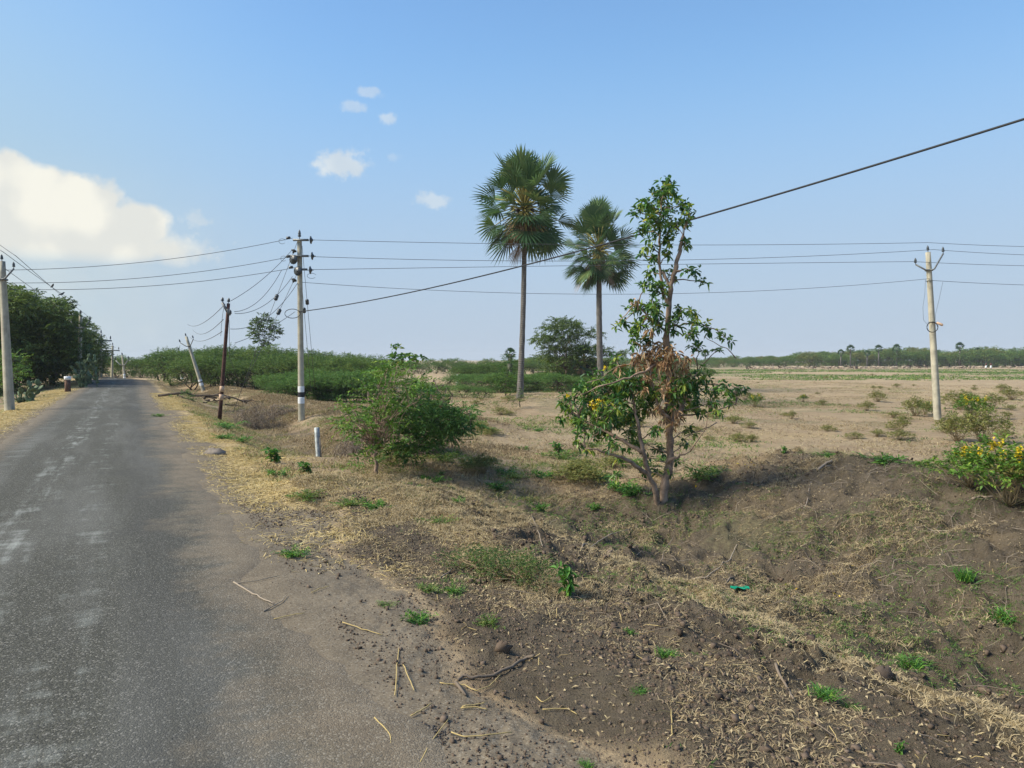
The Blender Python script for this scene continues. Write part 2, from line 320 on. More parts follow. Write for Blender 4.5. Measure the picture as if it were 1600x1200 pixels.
# ------------------------------------------------------------------ mesh builder
class MB:
    def __init__(s): s.v = []; s.f = []; s.t = []; s.n = 0
    def add(s, V, Fq, tint=.5):
        V = np.asarray(V, float).reshape(-1, 3); Fq = np.asarray(Fq, int)
        s.v.append(V); s.f.append(Fq + s.n); s.n += len(V)
        s.t.append(np.broadcast_to(np.asarray(tint, float), (len(Fq),)).copy())
    def tube(s, pts, rad, sides=6, tint=.5, cap=True):
        pts = np.asarray(pts, float); n = len(pts); rad = np.broadcast_to(np.asarray(rad, float), (n,))
        T = np.gradient(pts, axis=0); T /= np.linalg.norm(T, axis=1)[:, None] + 1e-9
        ref = np.array([0, 0, 1.]) if abs(T[:, 2]).mean() < .8 else np.array([1., 0, 0])
        A = np.cross(T, ref); A /= np.linalg.norm(A, axis=1)[:, None] + 1e-9; B = np.cross(T, A)
        an = np.arange(sides) / sides * 2 * math.pi
        V = pts[:, None, :] + rad[:, None, None] * (np.cos(an)[None, :, None] * A[:, None, :] + np.sin(an)[None, :, None] * B[:, None, :])
        i = np.arange(n - 1)[:, None] * sides; j = np.arange(sides)[None]; k = (j + 1) % sides
        Fq = np.stack([i + j, i + k, i + sides + k, i + sides + j], -1).reshape(-1, 4)
        V = V.reshape(-1, 3)
        if cap and sides >= 4:
            V = np.vstack([V, pts[:1], pts[-1:]]); c0 = len(V) - 2; c1 = c0 + 1; b = (n - 1) * sides; ex = []
            for q in range(0, sides, 2):
                ex.append([c0, (q + 2) % sides, q + 1, q]); ex.append([c1, b + q, b + (q + 1) % sides, b + (q + 2) % sides])
            Fq = np.vstack([Fq, ex])
        s.add(V, Fq, tint)
    def box(s, c, size, rot=None, tint=.5):
        h = np.array(size) / 2
        V = np.array([[x, y, z] for x in (-1, 1) for y in (-1, 1) for z in (-1, 1)]) * h
        if rot is not None: V = V @ np.array(rot).T
        s.add(V + np.array(c), [[0, 1, 3, 2], [4, 6, 7, 5], [0, 4, 5, 1], [2, 3, 7, 6], [0, 2, 6, 4], [1, 5, 7, 3]], tint)
    def lathe(s, p, axis, prof, sides=12, tint=.5):
        p = np.asarray(p, float); ax = np.asarray(axis, float); ax = ax / np.linalg.norm(ax)
        s.tube([p + ax * t for t, r in prof], [max(r, .0005) for t, r in prof], sides, tint)
    def ellipsoid(s, c, r, tint=.5, nu=8, nv=5, axes=None):
        th = np.linspace(0.02, math.pi - .02, nv + 1); ph = np.arange(nu) / nu * 2 * math.pi
        V = np.stack([np.sin(th)[:, None] * np.cos(ph), np.sin(th)[:, None] * np.sin(ph), np.cos(th)[:, None] * np.ones(nu)], -1).reshape(-1, 3) * np.array(r)
        if axes is not None: V = V @ np.array(axes)
        i = np.arange(nv)[:, None] * nu; j = np.arange(nu)[None]; k = (j + 1) % nu
        s.add(V + np.array(c), np.stack([i + j, i + nu + j, i + nu + k, i + k], -1).reshape(-1, 4), tint)
    def leaves(s, pos, d, L, Wd, tint, kind='d', droop=.15, side=None, fold=.25):
        """vectorised leaves: kind d = diamond quad, l = folded six-point leaf, b = grass blade"""
        pos = np.asarray(pos, float); N = len(pos)
        if N == 0: return
        d = d / (np.linalg.norm(d, axis=1)[:, None] + 1e-9)
        L = np.broadcast_to(L, (N,))[:, None]; Wd = np.broadcast_to(Wd, (N,))[:, None]
        if side is None:
            ref = rng.normal(size=(N, 3)) * .35 + np.array([0, 0, 1.])
            side = np.cross(d, ref)
        side = side / (np.linalg.norm(side, axis=1)[:, None] + 1e-9); nrm = np.cross(side, d)
        dn = np.array([0, 0, -1.]) * L * droop
        if kind == 'd':
            V = np.stack([pos, pos + d * L * .45 + side * Wd / 2 + nrm * Wd * fold, pos + d * L + dn, pos + d * L * .45 - side * Wd / 2 + nrm * Wd * fold], 1)
            Fq = np.arange(4)[None] + np.arange(N)[:, None] * 4
            s.add(V, Fq, tint)
        elif kind == 'l':
            V = np.stack([pos, pos + d * L * .3 + side * Wd * .45 + nrm * Wd * fold, pos + d * L * .68 + side * Wd * .42 + nrm * Wd * fold + dn * .4, pos + d * L + dn,
                          pos + d * L * .68 - side * Wd * .42 + nrm * Wd * fold + dn * .4, pos + d * L * .3 - side * Wd * .45 + nrm * Wd * fold], 1)
            b = np.arange(N)[:, None] * 6
            Fq = np.concatenate([np.array([[0, 1, 2, 3]]) + b, np.array([[0, 3, 4, 5]]) + b]); s.add(V, Fq, np.tile(np.broadcast_to(tint, (N,)), 2))
        else:
            m1 = pos + d * L * .5 + dn * .3; tp = pos + d * L + dn * 1.6
            V = np.stack([pos - side * Wd / 2, pos + side * Wd / 2, m1 + side * Wd * .38, m1 - side * Wd * .38, tp + side * Wd * .06, tp - side * Wd * .06], 1)
            b = np.arange(N)[:, None] * 6
            Fq = np.concatenate([np.array([[0, 1, 2, 3]]) + b, np.array([[3, 2, 4, 5]]) + b]); s.add(V, Fq, np.tile(np.broadcast_to(tint, (N,)), 2))
    def build(s, name, material, parent=None, smooth=False, origin=None):
        V = np.vstack(s.v); Fq = np.vstack(s.f); T = np.concatenate(s.t)
        me = bpy.data.meshes.new(name)
        if origin is not None: V = V - np.array(origin)
        me.vertices.add(len(V)); me.vertices.foreach_set('co', V.astype(np.float32).ravel())
        me.loops.add(len(Fq) * 4); me.loops.foreach_set('vertex_index', Fq.astype(np.int32).ravel())
        me.polygons.add(len(Fq)); me.polygons.foreach_set('loop_start', np.arange(0, len(Fq) * 4, 4, dtype=np.int32))
        a = me.attributes.new('tint', 'FLOAT', 'FACE'); a.data.foreach_set('value', T.astype(np.float32))
        if smooth: me.polygons.foreach_set('use_smooth', np.ones(len(Fq), bool))
        me.update(); me.materials.append(material)
        o = bpy.data.objects.new(name, me); COL.objects.link(o)
        if parent is not None: o.parent = parent
        elif origin is not None: o.location = origin
        return o
def tag(o, label=None, cat=None, group=None, kind=None):
    if label: o['label'] = label
    if cat: o['category'] = cat
    if group: o['group'] = group
    if kind: o['kind'] = kind
    return o
def empty(name, loc, label, cat, group=None, rz=0, scale=1):
    o = bpy.data.objects.new(name, None); COL.objects.link(o); o.location = loc; o.rotation_euler = (0, 0, rz)
    o.scale = (scale,) * 3 if isinstance(scale, (int, float)) else scale
    o.empty_display_size = .1
    return tag(o, label, cat, group)
KIDS = {}
def kids(o): return [c for c in bpy.data.objects if c.parent == o]
def dup(root, loc, rz=0, scale=1, label=None, group=None):
    if root.name not in KIDS: KIDS[root.name] = kids(root)
    r = root.copy(); COL.objects.link(r); r.location = loc; r.rotation_euler = (0, 0, rz)
    r.scale = (scale,) * 3 if isinstance(scale, (int, float)) else scale
    if label: r['label'] = label
    if group: r['group'] = group
    elif 'group' in r and group is not None: del r['group']
    for ch in KIDS[root.name]:
        c = ch.copy(); COL.objects.link(c); c.parent = r
    return r
def place(root, used, loc, rz=0, scale=1, label=None, group=None):
    """first call moves the prototype itself, later calls copy it"""
    if not used.get(root.name):
        used[root.name] = 1; KIDS[root.name] = kids(root)
        root.location = loc; root.rotation_euler = (0, 0, rz); root.scale = (scale,) * 3 if isinstance(scale, (int, float)) else scale
        if label: root['label'] = label
        if group: root['group'] = group
        return root
    return dup(root, loc, rz, scale, label, group)
USED = {}

# ------------------------------------------------------------------ ground & road
def polar_grid():
    rr = [0.35]
    while rr[-1] < 2600:
        r = rr[-1]; rr.append(r * (1.0052 if 1.8 < r < 15 else 1.008 if r < 60 else 1.03))
    rr = np.array(rr)
    fine = np.arange(-52, 58.01, .19); coarse = np.arange(58.0 + 4, 360 - 52 - .5, 4)
    an = np.radians(np.concatenate([fine, coarse]))
    return rr, an
rr, an = polar_grid(); nr, na = len(rr), len(an)
gx = rr[:, None] * np.sin(an)[None]; gy = rr[:, None] * np.cos(an)[None]
zz = height(gx, gy)
V = np.stack([gx, gy, zz], -1).reshape(-1, 3)
i = np.arange(nr - 1)[:, None] * na; j = np.arange(na)[None]; k = (j + 1) % na
Fq = np.stack([i + j, i + na + j, i + na + k, i + k], -1).reshape(-1, 4)
V = np.vstack([V, [[0, 0, hz(0, 0)]]]); c0 = len(V) - 1
jj = np.arange(0, na - 1, 1)
g_ = MB(); g_.add(V, Fq)
g_.add(np.vstack([V[:na], V[-1:]]), np.stack([jj, jj + 1, (jj + 1), np.full_like(jj, na)], -1)[:0] if False else np.zeros((0, 4), int))
ground = g_.build('ground', M['ground'], smooth=True); tag(ground, 'dry brown and tan soil of the verge, ditch, spoil bank and open field', None, kind='structure')
def vattr(o, name, val):
    a = o.data.attributes.new(name, 'FLOAT', 'POINT'); v = np.zeros(len(o.data.vertices), np.float32); v[:len(val)] = val; a.data.foreach_set('value', v)
gx, gy = V[:, 0], V[:, 1]; U, S = us(gx, gy); dist = np.hypot(gx, gy); fn = fbm(gx, gy, .5, 4); fn2 = fbm(gx + 50, gy, 1.7, 3)
near = sst(S + fn * 1.5, 10.5, 8.5)
darkm = near * sst(U + fn * .5, .5, 1.1) * sst(U + fn * .8, 12, 10.5) * (.80 + .3 * fn2)
darkm = np.maximum(darkm, np.exp(-((U - 3.3) / 1.3) ** 2) * sst(S, 13, 15) * sst(S, 60, 40) * (.62 + .4 * fn2))
darkm = np.maximum(darkm, .45 * sst(-4.6 - U, 0, 1) * sst(dist, 130, 70))
bare = np.exp(-(((S - 11.3) / 1.6) ** 2)) * sst(U, 0, 1) * sst(U, 9, 5)
darkm = darkm * (1 - .75 * bare) + .12 * bare
darkm = np.maximum(darkm, .35 * sst(fbm(gx, gy, .13, 3), .15, .5) * (U > 8))
verge = np.where(S < 9, sst(U + .6 * fn + .4 * fn2, .95, .2), sst(U, 2.4, .6)) * sst(U, -1.4, -1.0); verge = np.maximum(verge, sst(U, -4.3, -3.6) * (U < 0) * .7)
verge = np.where((S < 9.5) & (U < 2.4) & (U > 0), np.maximum(verge, np.clip(1 - 1.9 * darkm, 0, 1)), verge)
vg_straw = np.exp(-((U - .95 - .25 * fn) / .62) ** 2) * sst(S, 6.2, 9.5) * (.85 + .5 * fn2)
vg_straw = np.maximum(vg_straw, np.exp(-((U + 4.3) / .55) ** 2) * (.95 + .5 * fn2) * sst(S, 2, 6))
lip = np.exp(-((U - 1.95 - .3 * fn) / .45) ** 2) * sst(S, 4.2, 5.2) * sst(S, 10, 8.5)
toe = np.exp(-((U - 3.35 - .3 * fn) / .42) ** 2) * sst(S, 7, 5.5)
strawm = np.clip(np.maximum(vg_straw, np.maximum(lip * .75, toe * .6)), 0, 1)
strawm = np.maximum(strawm, .5 * sst(fbm(gx, gy, .3, 3), .05, .4) * sst(U, 9, 13))
greenm = .55 * sst(fbm(gx + 9, gy + 3, .35, 4), .05, .45) * sst(U, -1, 2)
greenm = np.maximum(greenm, sst(gy, 85, 120) * sst(fbm(gx, gy, .06, 3), -.35, .15) * .62 * (gx > 5))
vattr(ground, 'dark', np.clip(darkm, 0, 1)); vattr(ground, 'vergem', np.clip(verge, 0, 1) * (1 - vg_straw * .6)); vattr(ground, 'strawm', strawm); vattr(ground, 'greenm', greenm)

def road_xy(u, s):
    off = .010 * np.maximum(0, s - 62) ** 2
    uu = u - off + 1.0
    return uu * .883 + s * DX, uu * .47 + s * DY
ss = np.concatenate([np.arange(-12, 25, .12), np.arange(25, 118, .4)])
tt = np.linspace(0, 1, 26)
er = .12 * sst(ss, 7, 4) + fbm(ss, ss * 0, .9, 4) * .30 + fbm(ss, ss * 0 + 5, 5, 2) * .07; elft = -3.45 + fbm(ss, ss * 0 + 31, .9, 4) * .25 + fbm(ss, ss * 0 + 35, 5, 2) * .05
uu = elft[:, None] * (1 - tt) + er[:, None] * tt; S2 = np.broadcast_to(ss[:, None], uu.shape)
rx, ry = road_xy(uu, S2)
crown = .03 * (1 - ((tt - .5) * 2) ** 2)[None] + fbm(rx, ry, .8, 2) * .008
gh = height(rx, ry)
rz_ = np.maximum(.004 + crown, gh + .006); rz_[:, 0] = np.minimum(gh[:, 0] - .03, rz_[:, 0]); rz_[:, -1] = np.minimum(gh[:, -1] - .03, rz_[:, -1])
V = np.stack([rx, ry, rz_], -1).reshape(-1, 3); nt = len(tt)
i = np.arange(len(ss) - 1)[:, None] * nt; j = np.arange(nt - 1)[None]
b_ = MB(); b_.add(V, np.stack([i + j, i + j + 1, i + nt + j + 1, i + nt + j], -1).reshape(-1, 4))
road = b_.build('road', M['road'], smooth=True); tag(road, 'worn grey single lane asphalt road bending left in the distance', None, kind='structure')

dp = np.zeros(len(V))
for (px, py, r_, k_) in [(395, 965, .30, .9), (430, 1070, .22, .8), (330, 810, .5, .6), (470, 1010, .35, .7), (290, 735, .5, .5), (10, 640, 1.5, .4), (440, 900, .35, .8)]:
    q = G(px, py); dp = np.maximum(dp, k_ * np.exp(-((V[:, 0] - q[0]) ** 2 + (V[:, 1] - q[1]) ** 2) / r_ ** 2))
vattr(road, 'dustm', dp)
# ------------------------------------------------------------------ foliage tools
def rnd_dirs(n, up=0., flat=1.):
    d = rng.normal(size=(n, 3)); d[:, 2] = d[:, 2] * flat + up
    return d / (np.linalg.norm(d, axis=1)[:, None] + 1e-9)
def sprays(mb, wood, P0, D, L, K, ll, lw, kind='d', droop=.2, ang=1.0, tint=.5, tvar=.25, twig=.004, leafdroop=.15):
    """leafy shoots: P0 start, D direction, L length, K leaves each"""
    N = len(P0)
    t = (np.arange(K) + .6) / K
    L = np.broadcast_to(L, (N,))
    pos = P0[:, None] + D[:, None] * (L[:, None] * t)[..., None] + np.array([0, 0, -1.]) * (L[:, None] * droop * t ** 2)[..., None]
    side = np.cross(D, np.array([0, 0, 1.]) + rng.normal(size=(N, 3)) * .25); side /= np.linalg.norm(side, axis=1)[:, None] + 1e-9
    sg = np.where(np.arange(K) % 2, 1., -1.)
    dl = D[:, None] * .65 + side[:, None] * (sg * ang)[None, :, None] + rng.normal(size=(N, K, 3)) * .32
    tn = np.clip(np.broadcast_to(np.asarray(tint), (N,))[:, None] + rng.normal(size=(N, K)) * tvar * .6 + rng.normal(size=(N, 1)) * tvar * .6, 0, 1)
    sc = rng.uniform(.7, 1.25, (N, K))
    mb.leaves(pos.reshape(-1, 3), dl.reshape(-1, 3), (ll * sc).ravel(), (lw * sc).ravel(), tn.ravel(), kind, leafdroop)
    if wood is not None and twig > 0:
        e = P0 + D * L[:, None] + np.array([0, 0, -1.]) * (L * droop)[:, None]
        wood.leaves(P0, e - P0, np.linalg.norm(e - P0, axis=1), twig * 2, .5, 'b', 0)
def branch(wood, a, b, r0, r1, sag=.0, wob=.06, n=6, sides=5):
    a = np.asarray(a, float); b = np.asarray(b, float); t = np.linspace(0, 1, n)
    L = np.linalg.norm(b - a); p = a + (b - a) * t[:, None]
    p[:, 2] += sag * L * np.sin(math.pi * t)
    p[1:-1] += rng.normal(size=(n - 2, 3)) * wob * L
    wood.tube(p, r0 + (r1 - r0) * t, sides)
    return p
def clump(mb, wood, c, r, n, sl, K, ll, lw, kind='d', flat=.5, up=.25, tint=.5, **kw):
    """n shoots filling an ellipsoid clump"""
    c = np.asarray(c, float); d = rnd_dirs(n); q = d * (rng.random((n, 1)) ** .45) * r; q[:, 2] *= flat
    D = d * .8 + rng.normal(size=(n, 3)) * .5; D[:, 2] = D[:, 2] * .5 + up; D /= np.linalg.norm(D, axis=1)[:, None]
    tt = np.clip(tint + .10 * rng.normal(), 0, 1) * np.ones(n)
    sprays(mb, wood, c + q, D, sl * rng.uniform(.6, 1.3, n), K, ll, lw, kind, tint=tt, **kw)

def thorn_tree(name, H, Rr, seed, mt, pads=24, ns=26, K=14, ll=.16, lw=.05, cat='thorn tree', low=.12, label='x', tint=.45, sl=.55):
    """umbrella crowned thorn tree / thicket dome in local coordinates"""
    global rng
    keep = rng; rng = np.random.default_rng(seed)
    root = empty(name, (0, 0, 0), label, cat)
    fo, wo_ = MB(), MB()
    nst = 4; stems = []
    for i in range(nst):
        a = rng.uniform(0, 6.28); q = branch(wo_, [math.cos(a) * .12, math.sin(a) * .12, -.15], [math.cos(a) * Rr * .35, math.sin(a) * Rr * .35, H * .5], .075 * H / 3.5, .035 * H / 3.5, 0, .05, 6, 5)
        stems.append(q[-1])
    for i in range(pads):
        a = rng.uniform(0, 6.28); f = math.sqrt(rng.uniform(0, 1)) * .88
        if i > pads * .7: zc = rng.uniform(low, .6) * H; f = rng.uniform(.45, .9)
        else: zc = H * (1 - .42 * f ** 2) * rng.uniform(.84, .97)
        c = np.array([math.cos(a) * f * Rr, math.sin(a) * f * Rr, zc])
        r = Rr * rng.uniform(.22, .36)
        s0 = stems[int(np.argmin([np.linalg.norm(c - s) for s in stems]))]
        branch(wo_, s0, c, .03, .012, .1, .06, 5, 4)
        clump(fo, wo_, c, r, ns, sl, K, ll, lw, 'd', .36, .16, tint, droop=.25, ang=.9, twig=.006)
    # fine shoots breaking the outline
    n = pads * 3; a = rng.uniform(0, 6.28, n); f = np.sqrt(rng.random(n)) * .95
    p = np.stack([np.cos(a) * f * Rr, np.sin(a) * f * Rr, H * (1 - .42 * f ** 2)], -1)
    D = np.stack([np.cos(a) * .7, np.sin(a) * .7, rng.uniform(.1, .7, n)], -1)
    sprays(fo, wo_, p, D, sl * 1.5 * rng.uniform(.5, 1.3, n), K, ll, lw, 'd', .35, .8, tint + .1, twig=.006)
    wo_.build('trunk', M['barkdark'], root); fo.build('crown', mt, root)
    rng = keep
    return root

# ------------------------------------------------------------------ thickets
T1 = thorn_tree('thorn_tree', 3.6, 3.4, 11, M['thorn'], 30, 34, 14, .13, .045)
T2 = thorn_tree('thorn_tree', 3.6, 3.8, 12, M['thorn'], 30, 34, 14, .13, .045)
T3 = thorn_tree('thorn_tree', 4.0, 3.0, 13, M['thorn'], 26, 34, 14, .13, .045, tint=.55)
L1 = thorn_tree('thorn_shrub', 1.7, 2.0, 21, M['thornlight'], 24, 34, 12, .085, .03, 'shrub', .1, tint=.45, sl=.4)
L2 = thorn_tree('thorn_shrub', 1.7, 1.8, 22, M['thornlight'], 22, 34, 12, .085, .03, 'shrub', .1, tint=.55, sl=.4)
F1 = thorn_tree('thorn_tree', 5.4, 5.2, 31, M['thorn'], 30, 20, 9, .34, .13, tint=.5, sl=.9)
F2 = thorn_tree('thorn_tree', 5.0, 5.6, 32, M['thorn'], 26, 20, 9, .34, .13, tint=.6, sl=.9)
F3 = thorn_tree('thorn_tree', 5.4, 4.2, 33, M['scrub'], 26, 18, 9, .34, .13, tint=.35, sl=.9)
def row(protos, pts, dpx, base_h, label, group, jit=.12, depth=0, yjit=0):
    """plant trees along a path given as (px, top_py, distance)"""
    pts = np.array(pts, float); px = pts[0, 0]; i = 0
    while px <= pts[-1, 0]:
        q = px + rng.uniform(-.3, .3) * dpx
        Yd = np.interp(px, pts[:, 0], pts[:, 2]) + depth + rng.uniform(-yjit, yjit); top = np.interp(px, pts[:, 0], pts[:, 1])
        p = P(q, top, Yd); z0 = hz(p[0], p[1]); h = (p[2] - z0) * rng.uniform(1 - jit, 1 + jit * .4)
        u, s = us(p[0], p[1])
        sc = h / base_h
        pr = protos[i % len(protos)] if rng.random() < .7 else protos[rng.integers(len(protos))]
        if not (-6.5 < u < 2.8 and s < 110): place(pr, USED, (p[0], p[1], z0 - .05), rng.uniform(0, 6.28), (sc * rng.uniform(.9, 1.15), sc * rng.uniform(.9, 1.15), sc), label, group)
        px += dpx * rng.uniform(.8, 1.2); i += 1
GA = 'thorn trees of the thicket left of and behind the insulator pole'
LA = 'green thorn tree in the dense thicket behind the leaning poles'
row([T1, T2, T3], [(268, 546, 66), (300, 541, 66), (350, 543, 64), (420, 546, 62), (500, 551, 60), (575, 558, 62)], 30, 3.7, LA, GA)
row([T2, T1, T3], [(262, 548, 74), (420, 545, 72), (600, 556, 72)], 34, 3.7, LA, GA)
row([T3, T1], [(300, 558, 58), (440, 556, 56), (590, 562, 54)], 28, 3.7, LA, GA, .2)
LB = 'thorn tree of the green wall beyond the end of the road'; GB = 'thorn trees beyond the road bend'
row([T2, T1, T3], [(120, 552, 104), (170, 560, 100), (200, 557, 98), (232, 564, 98), (262, 559, 96)], 20, 3.7, LB, GB)
row([T1, T3], [(100, 562, 112), (290, 562, 104)], 24, 3.7, LB, GB, .1)
LC = 'low thorn tree in the hedge across the far edge of the middle field'; GC = 'thorn trees across the middle distance'
row([T1, T2], [(560, 564, 125), (640, 566, 125), (720, 565, 125), (800, 564, 120), (900, 562, 120)], 20, 3.7, LC, GC, .1)
row([T2, T3], [(540, 562, 145), (900, 561, 140)], 24, 3.7, LC, GC, .08)
LD = 'wide thorn bush between the middle field and the tall palm'; GD = 'thorn bushes left of the tall palm'
row([T1, T2], [(715, 572, 78), (745, 568, 76), (790, 566, 76)], 13, 3.7, LD, GD, .1)
LE = 'low bluish green thorn shrub behind the insulator pole'; GE = 'low thorn shrubs behind the insulator pole'
row([L1, L2], [(448, 592, 40), (480, 585, 41), (520, 583, 42), (575, 586, 43)], 20, 1.75, LE, GE, .12)
row([L2, L1], [(425, 584, 47), (500, 578, 47), (585, 578, 48)], 22, 1.75, LE, GE, .1)
LF = 'low teal thorn shrub at the foot of the two palms'; GF = 'low shrubs round the palms'
row([L1, L2], [(712, 586, 62), (745, 582, 60), (778, 580, 54), (828, 583, 58), (850, 581, 58), (872, 584, 56), (905, 586, 60), (950, 582, 60)], 12, 1.75, LF, GF, .15, 0, 2)
row([T1, T2], [(842, 580, 66), (880, 578, 66), (912, 580, 64)], 24, 3.7, 'low thorn bush crowding the base of the airy tree between the palms', 'bushes under the airy tree', .2)
row([T2, T1], [(955, 574, 70), (1010, 570, 72), (1090, 572, 80)], 22, 3.7, 'thorn bush behind the leafy tree right of the shorter palm', 'bushes behind the leafy tree', .2)
row([L1, L2], [(640, 592, 50), (700, 600, 46), (760, 600, 44)], 26, 1.75, 'low green shrub on the bank right of the ditch bush', 'low shrubs on the bank', .3)
LG = 'tree in the far green belt along the right horizon'; GG = 'trees of the far belt behind the flock'
far_ = [(820, 559, 210), (1000, 559, 225), (1110, 560, 240), (1170, 557, 250), (1230, 557, 255), (1262, 551, 255), (1300, 554, 258), (1350, 552, 258), (1400, 547, 258), (1432, 547, 255), (1480, 553, 255), (1535, 545, 250), (1562, 551, 250), (1600, 548, 250), (1700, 548, 250), (1800, 552, 250)]
far = [(a, b - (3.5 if a > 1240 else .5), c) for a, b, c in far_]
row([F1, F2, F3], far, 19, 5.4, LG, GG, .14, 0, 8)
row([F3, F1, F2], [(a, b + 3, c) for a, b, c in far], 15, 5.4, LG, GG, .15, -14, 6)
row([F2, F1], [(a, b - 1, c) for a, b, c in far], 26, 5.4, LG, GG, .12, 22, 6)
# thorn scrub behind the camera's left and right edges
row([T1, T2, T3], [(-420, 520, 60), (-160, 540, 66), (-40, 545, 74)], 70, 3.7, 'green thorn tree beyond the left road verge', 'thorn trees left of the road', .15)

# ------------------------------------------------------------------ clump-built trees (outline by clumps)
def clump_tree(name, label, cat, base, Yd, clumps, mt, K, ll, lw, kind='d', dens=1.0, sl=.3, depth=.5, layers=1, trunk=None, tr=.08, bark='barkdark', flat=.8, up=.2, tint=.45, ang=1.0, leafdroop=.15, droop=.2, twig=.004, tvar=.25, hub=None):
    root = empty(name, base, label, cat); base = np.array(base, float)
    fo, wo_ = MB(), MB()
    hub = base + np.array([0, 0, .4]) if hub is None else np.array(hub)
    top = branch(wo_, base - np.array([0, 0, .15]), hub, tr, tr * .7, 0, .03, 6, 8)
    for (px, py, rp) in clumps:
        for l in range(layers):
            y = Yd + (rng.uniform(-1, 1) * depth if layers == 1 else (l - (layers - 1) / 2) / max(1, layers - 1) * 2 * depth + rng.uniform(-.3, .3) * depth)
            c = P(px, py, y); r = rp * y / F_PX
            if layers > 1: c[2] -= 0
            n = max(2, int(dens * r * r / (sl * sl) * 9))
            branch(wo_, hub + (c - hub) * rng.uniform(0, .1), c, max(.006, tr * .3), .004, .06, .05, 6, 4)
            clump(fo, wo_, c, r, n, sl, K, ll, lw, kind, flat, up, tint, ang=ang, leafdroop=leafdroop, droop=droop, twig=twig, tvar=tvar)
    w = wo_.build('trunk', M[bark], root); f = fo.build('crown', mt, root)
    for o in (w, f):
        me = o.data; v = np.empty(len(me.vertices) * 3, np.float32); me.vertices.foreach_get('co', v); v = v.reshape(-1, 3) - base.astype(np.float32); me.vertices.foreach_set('co', v.ravel()); me.update()
    return root
# left roadside trees
def gb(px, py): p = G(px, py); return (p[0], p[1], p[2])
def dense(label, basepx, Yd, cl, seed, tint=.42, dens=2.3):
    b = P(basepx, 562, Yd); b = gz(b[0], b[1])
    return clump_tree('roadside_tree', label, 'tree', b, Yd, cl, M['darktree'], 12, .23, .10, 'd', dens, .62, 4.6, 3, tr=.22, flat=.75, up=.12, tint=tint, hub=b + np.array([0, 0, 2.0]), twig=.008)
dense('big dark dense tree overhanging the left road verge beside the concrete pole', 82, 52,
      [(40, 480, 26), (62, 490, 24), (88, 492, 24), (100, 510, 26), (70, 520, 30), (40, 520, 30), (108, 540, 26), (80, 555, 30), (50, 555, 30), (100, 570, 22), (70, 582, 22), (45, 580, 22), (118, 560, 18), (94, 478, 14), (60, 470, 14)], 1)
dense('dark spreading tree cut by the left edge of the picture', -5, 47,
      [(20, 462, 18), (-20, 470, 40), (5, 490, 30), (30, 475, 20), (-60, 480, 50), (-30, 520, 50), (10, 535, 34), (30, 560, 22), (-10, 575, 30), (-60, 560, 50), (2, 600, 22), (-30, 590, 30), (25, 455, 8)], 2, .5)
dense('smaller dark tree farther along the left verge next to the cross-arm pole', 148, 68,
      [(128, 515, 16), (140, 535, 18), (150, 550, 15), (122, 540, 20), (133, 562, 18), (150, 572, 12), (158, 560, 9), (115, 560, 18), (125, 500, 8)], 3, .4)
# bright green bush behind the concrete pole at left
b = G(14, 625)
clump_tree('roadside_bush', 'bright green bush at the far left behind the concrete pole', 'bush', b, b[1], [(0, 560, 22), (28, 580, 16), (8, 590, 18), (-15, 590, 24), (22, 560, 14)], M['shrub'], 10, .12, .05, 'd', .9, .4, 1.2, 2, tr=.06, tint=.5)

# mixed bush in the ditch
yb = 17.0
bb = G(588, 742)
clump_tree('leafy_bush', 'bushy bright green shrub on a thin bare stem in the roadside ditch', 'bush', bb, bb[1],
  [(612, 590, 24), (590, 600, 22), (640, 598, 20), (600, 625, 28), (632, 622, 26), (575, 612, 16), (660, 615, 14), (585, 640, 20), (552, 640, 18), (545, 655, 14), (570, 660, 20), (595, 665, 18), (560, 680, 16), (580, 690, 16), (590, 712, 14), (565, 700, 16), (548, 668, 16), (575, 715, 12), (610, 700, 16), (620, 680, 16), (538, 655, 12), (605, 575, 16), (620, 568, 12), (545, 672, 12), (530, 640, 8), (608, 650, 24), (570, 725, 10), (600, 690, 14)],
  M['shrub'], 12, .07, .024, 'd', 1.15, .26, .75, 3, tr=.035, bark='bark', flat=.9, up=.35, tint=.47, twig=.003)
pb = G(655, 700)
clump_tree('feathery_bush', 'dark feathery thorn bush spreading right from the ditch shrub', 'bush', pb, bb[1] + 1.2,
  [(700, 670, 22), (725, 652, 18), (640, 625, 20), (660, 610, 16), (735, 668, 12), (600, 668, 20), (575, 650, 16), (655, 640, 26), (680, 655, 24), (705, 650, 18), (640, 665, 24), (665, 680, 20), (620, 655, 20), (715, 665, 14), (728, 640, 10), (690, 635, 14), (690, 675, 14), (650, 700, 14), (630, 695, 16), (670, 700, 12), (612, 712, 12), (640, 715, 10), (690, 690, 12), (740, 655, 8), (672, 628, 12)],
  M['thornlight'], 16, .07, .024, 'd', 2.0, .24, .75, 3, tr=.05, flat=.5, up=.1, tint=.30, ang=.9, droop=.3, twig=.003)
sp = G(622, 690)
clump_tree('sapling', 'slender large-leaved sapling poking above the ditch shrub', 'sapling', sp, sp[1],
  [(622, 552, 10), (632, 560, 8), (612, 560, 7), (655, 562, 6), (668, 560, 4), (642, 565, 6), (625, 570, 10)], M['hero'], 7, .13, .06, 'l', 1.6, .2, .25, 1, tr=.025, bark='bark', tint=.4, flat=1, up=.5)

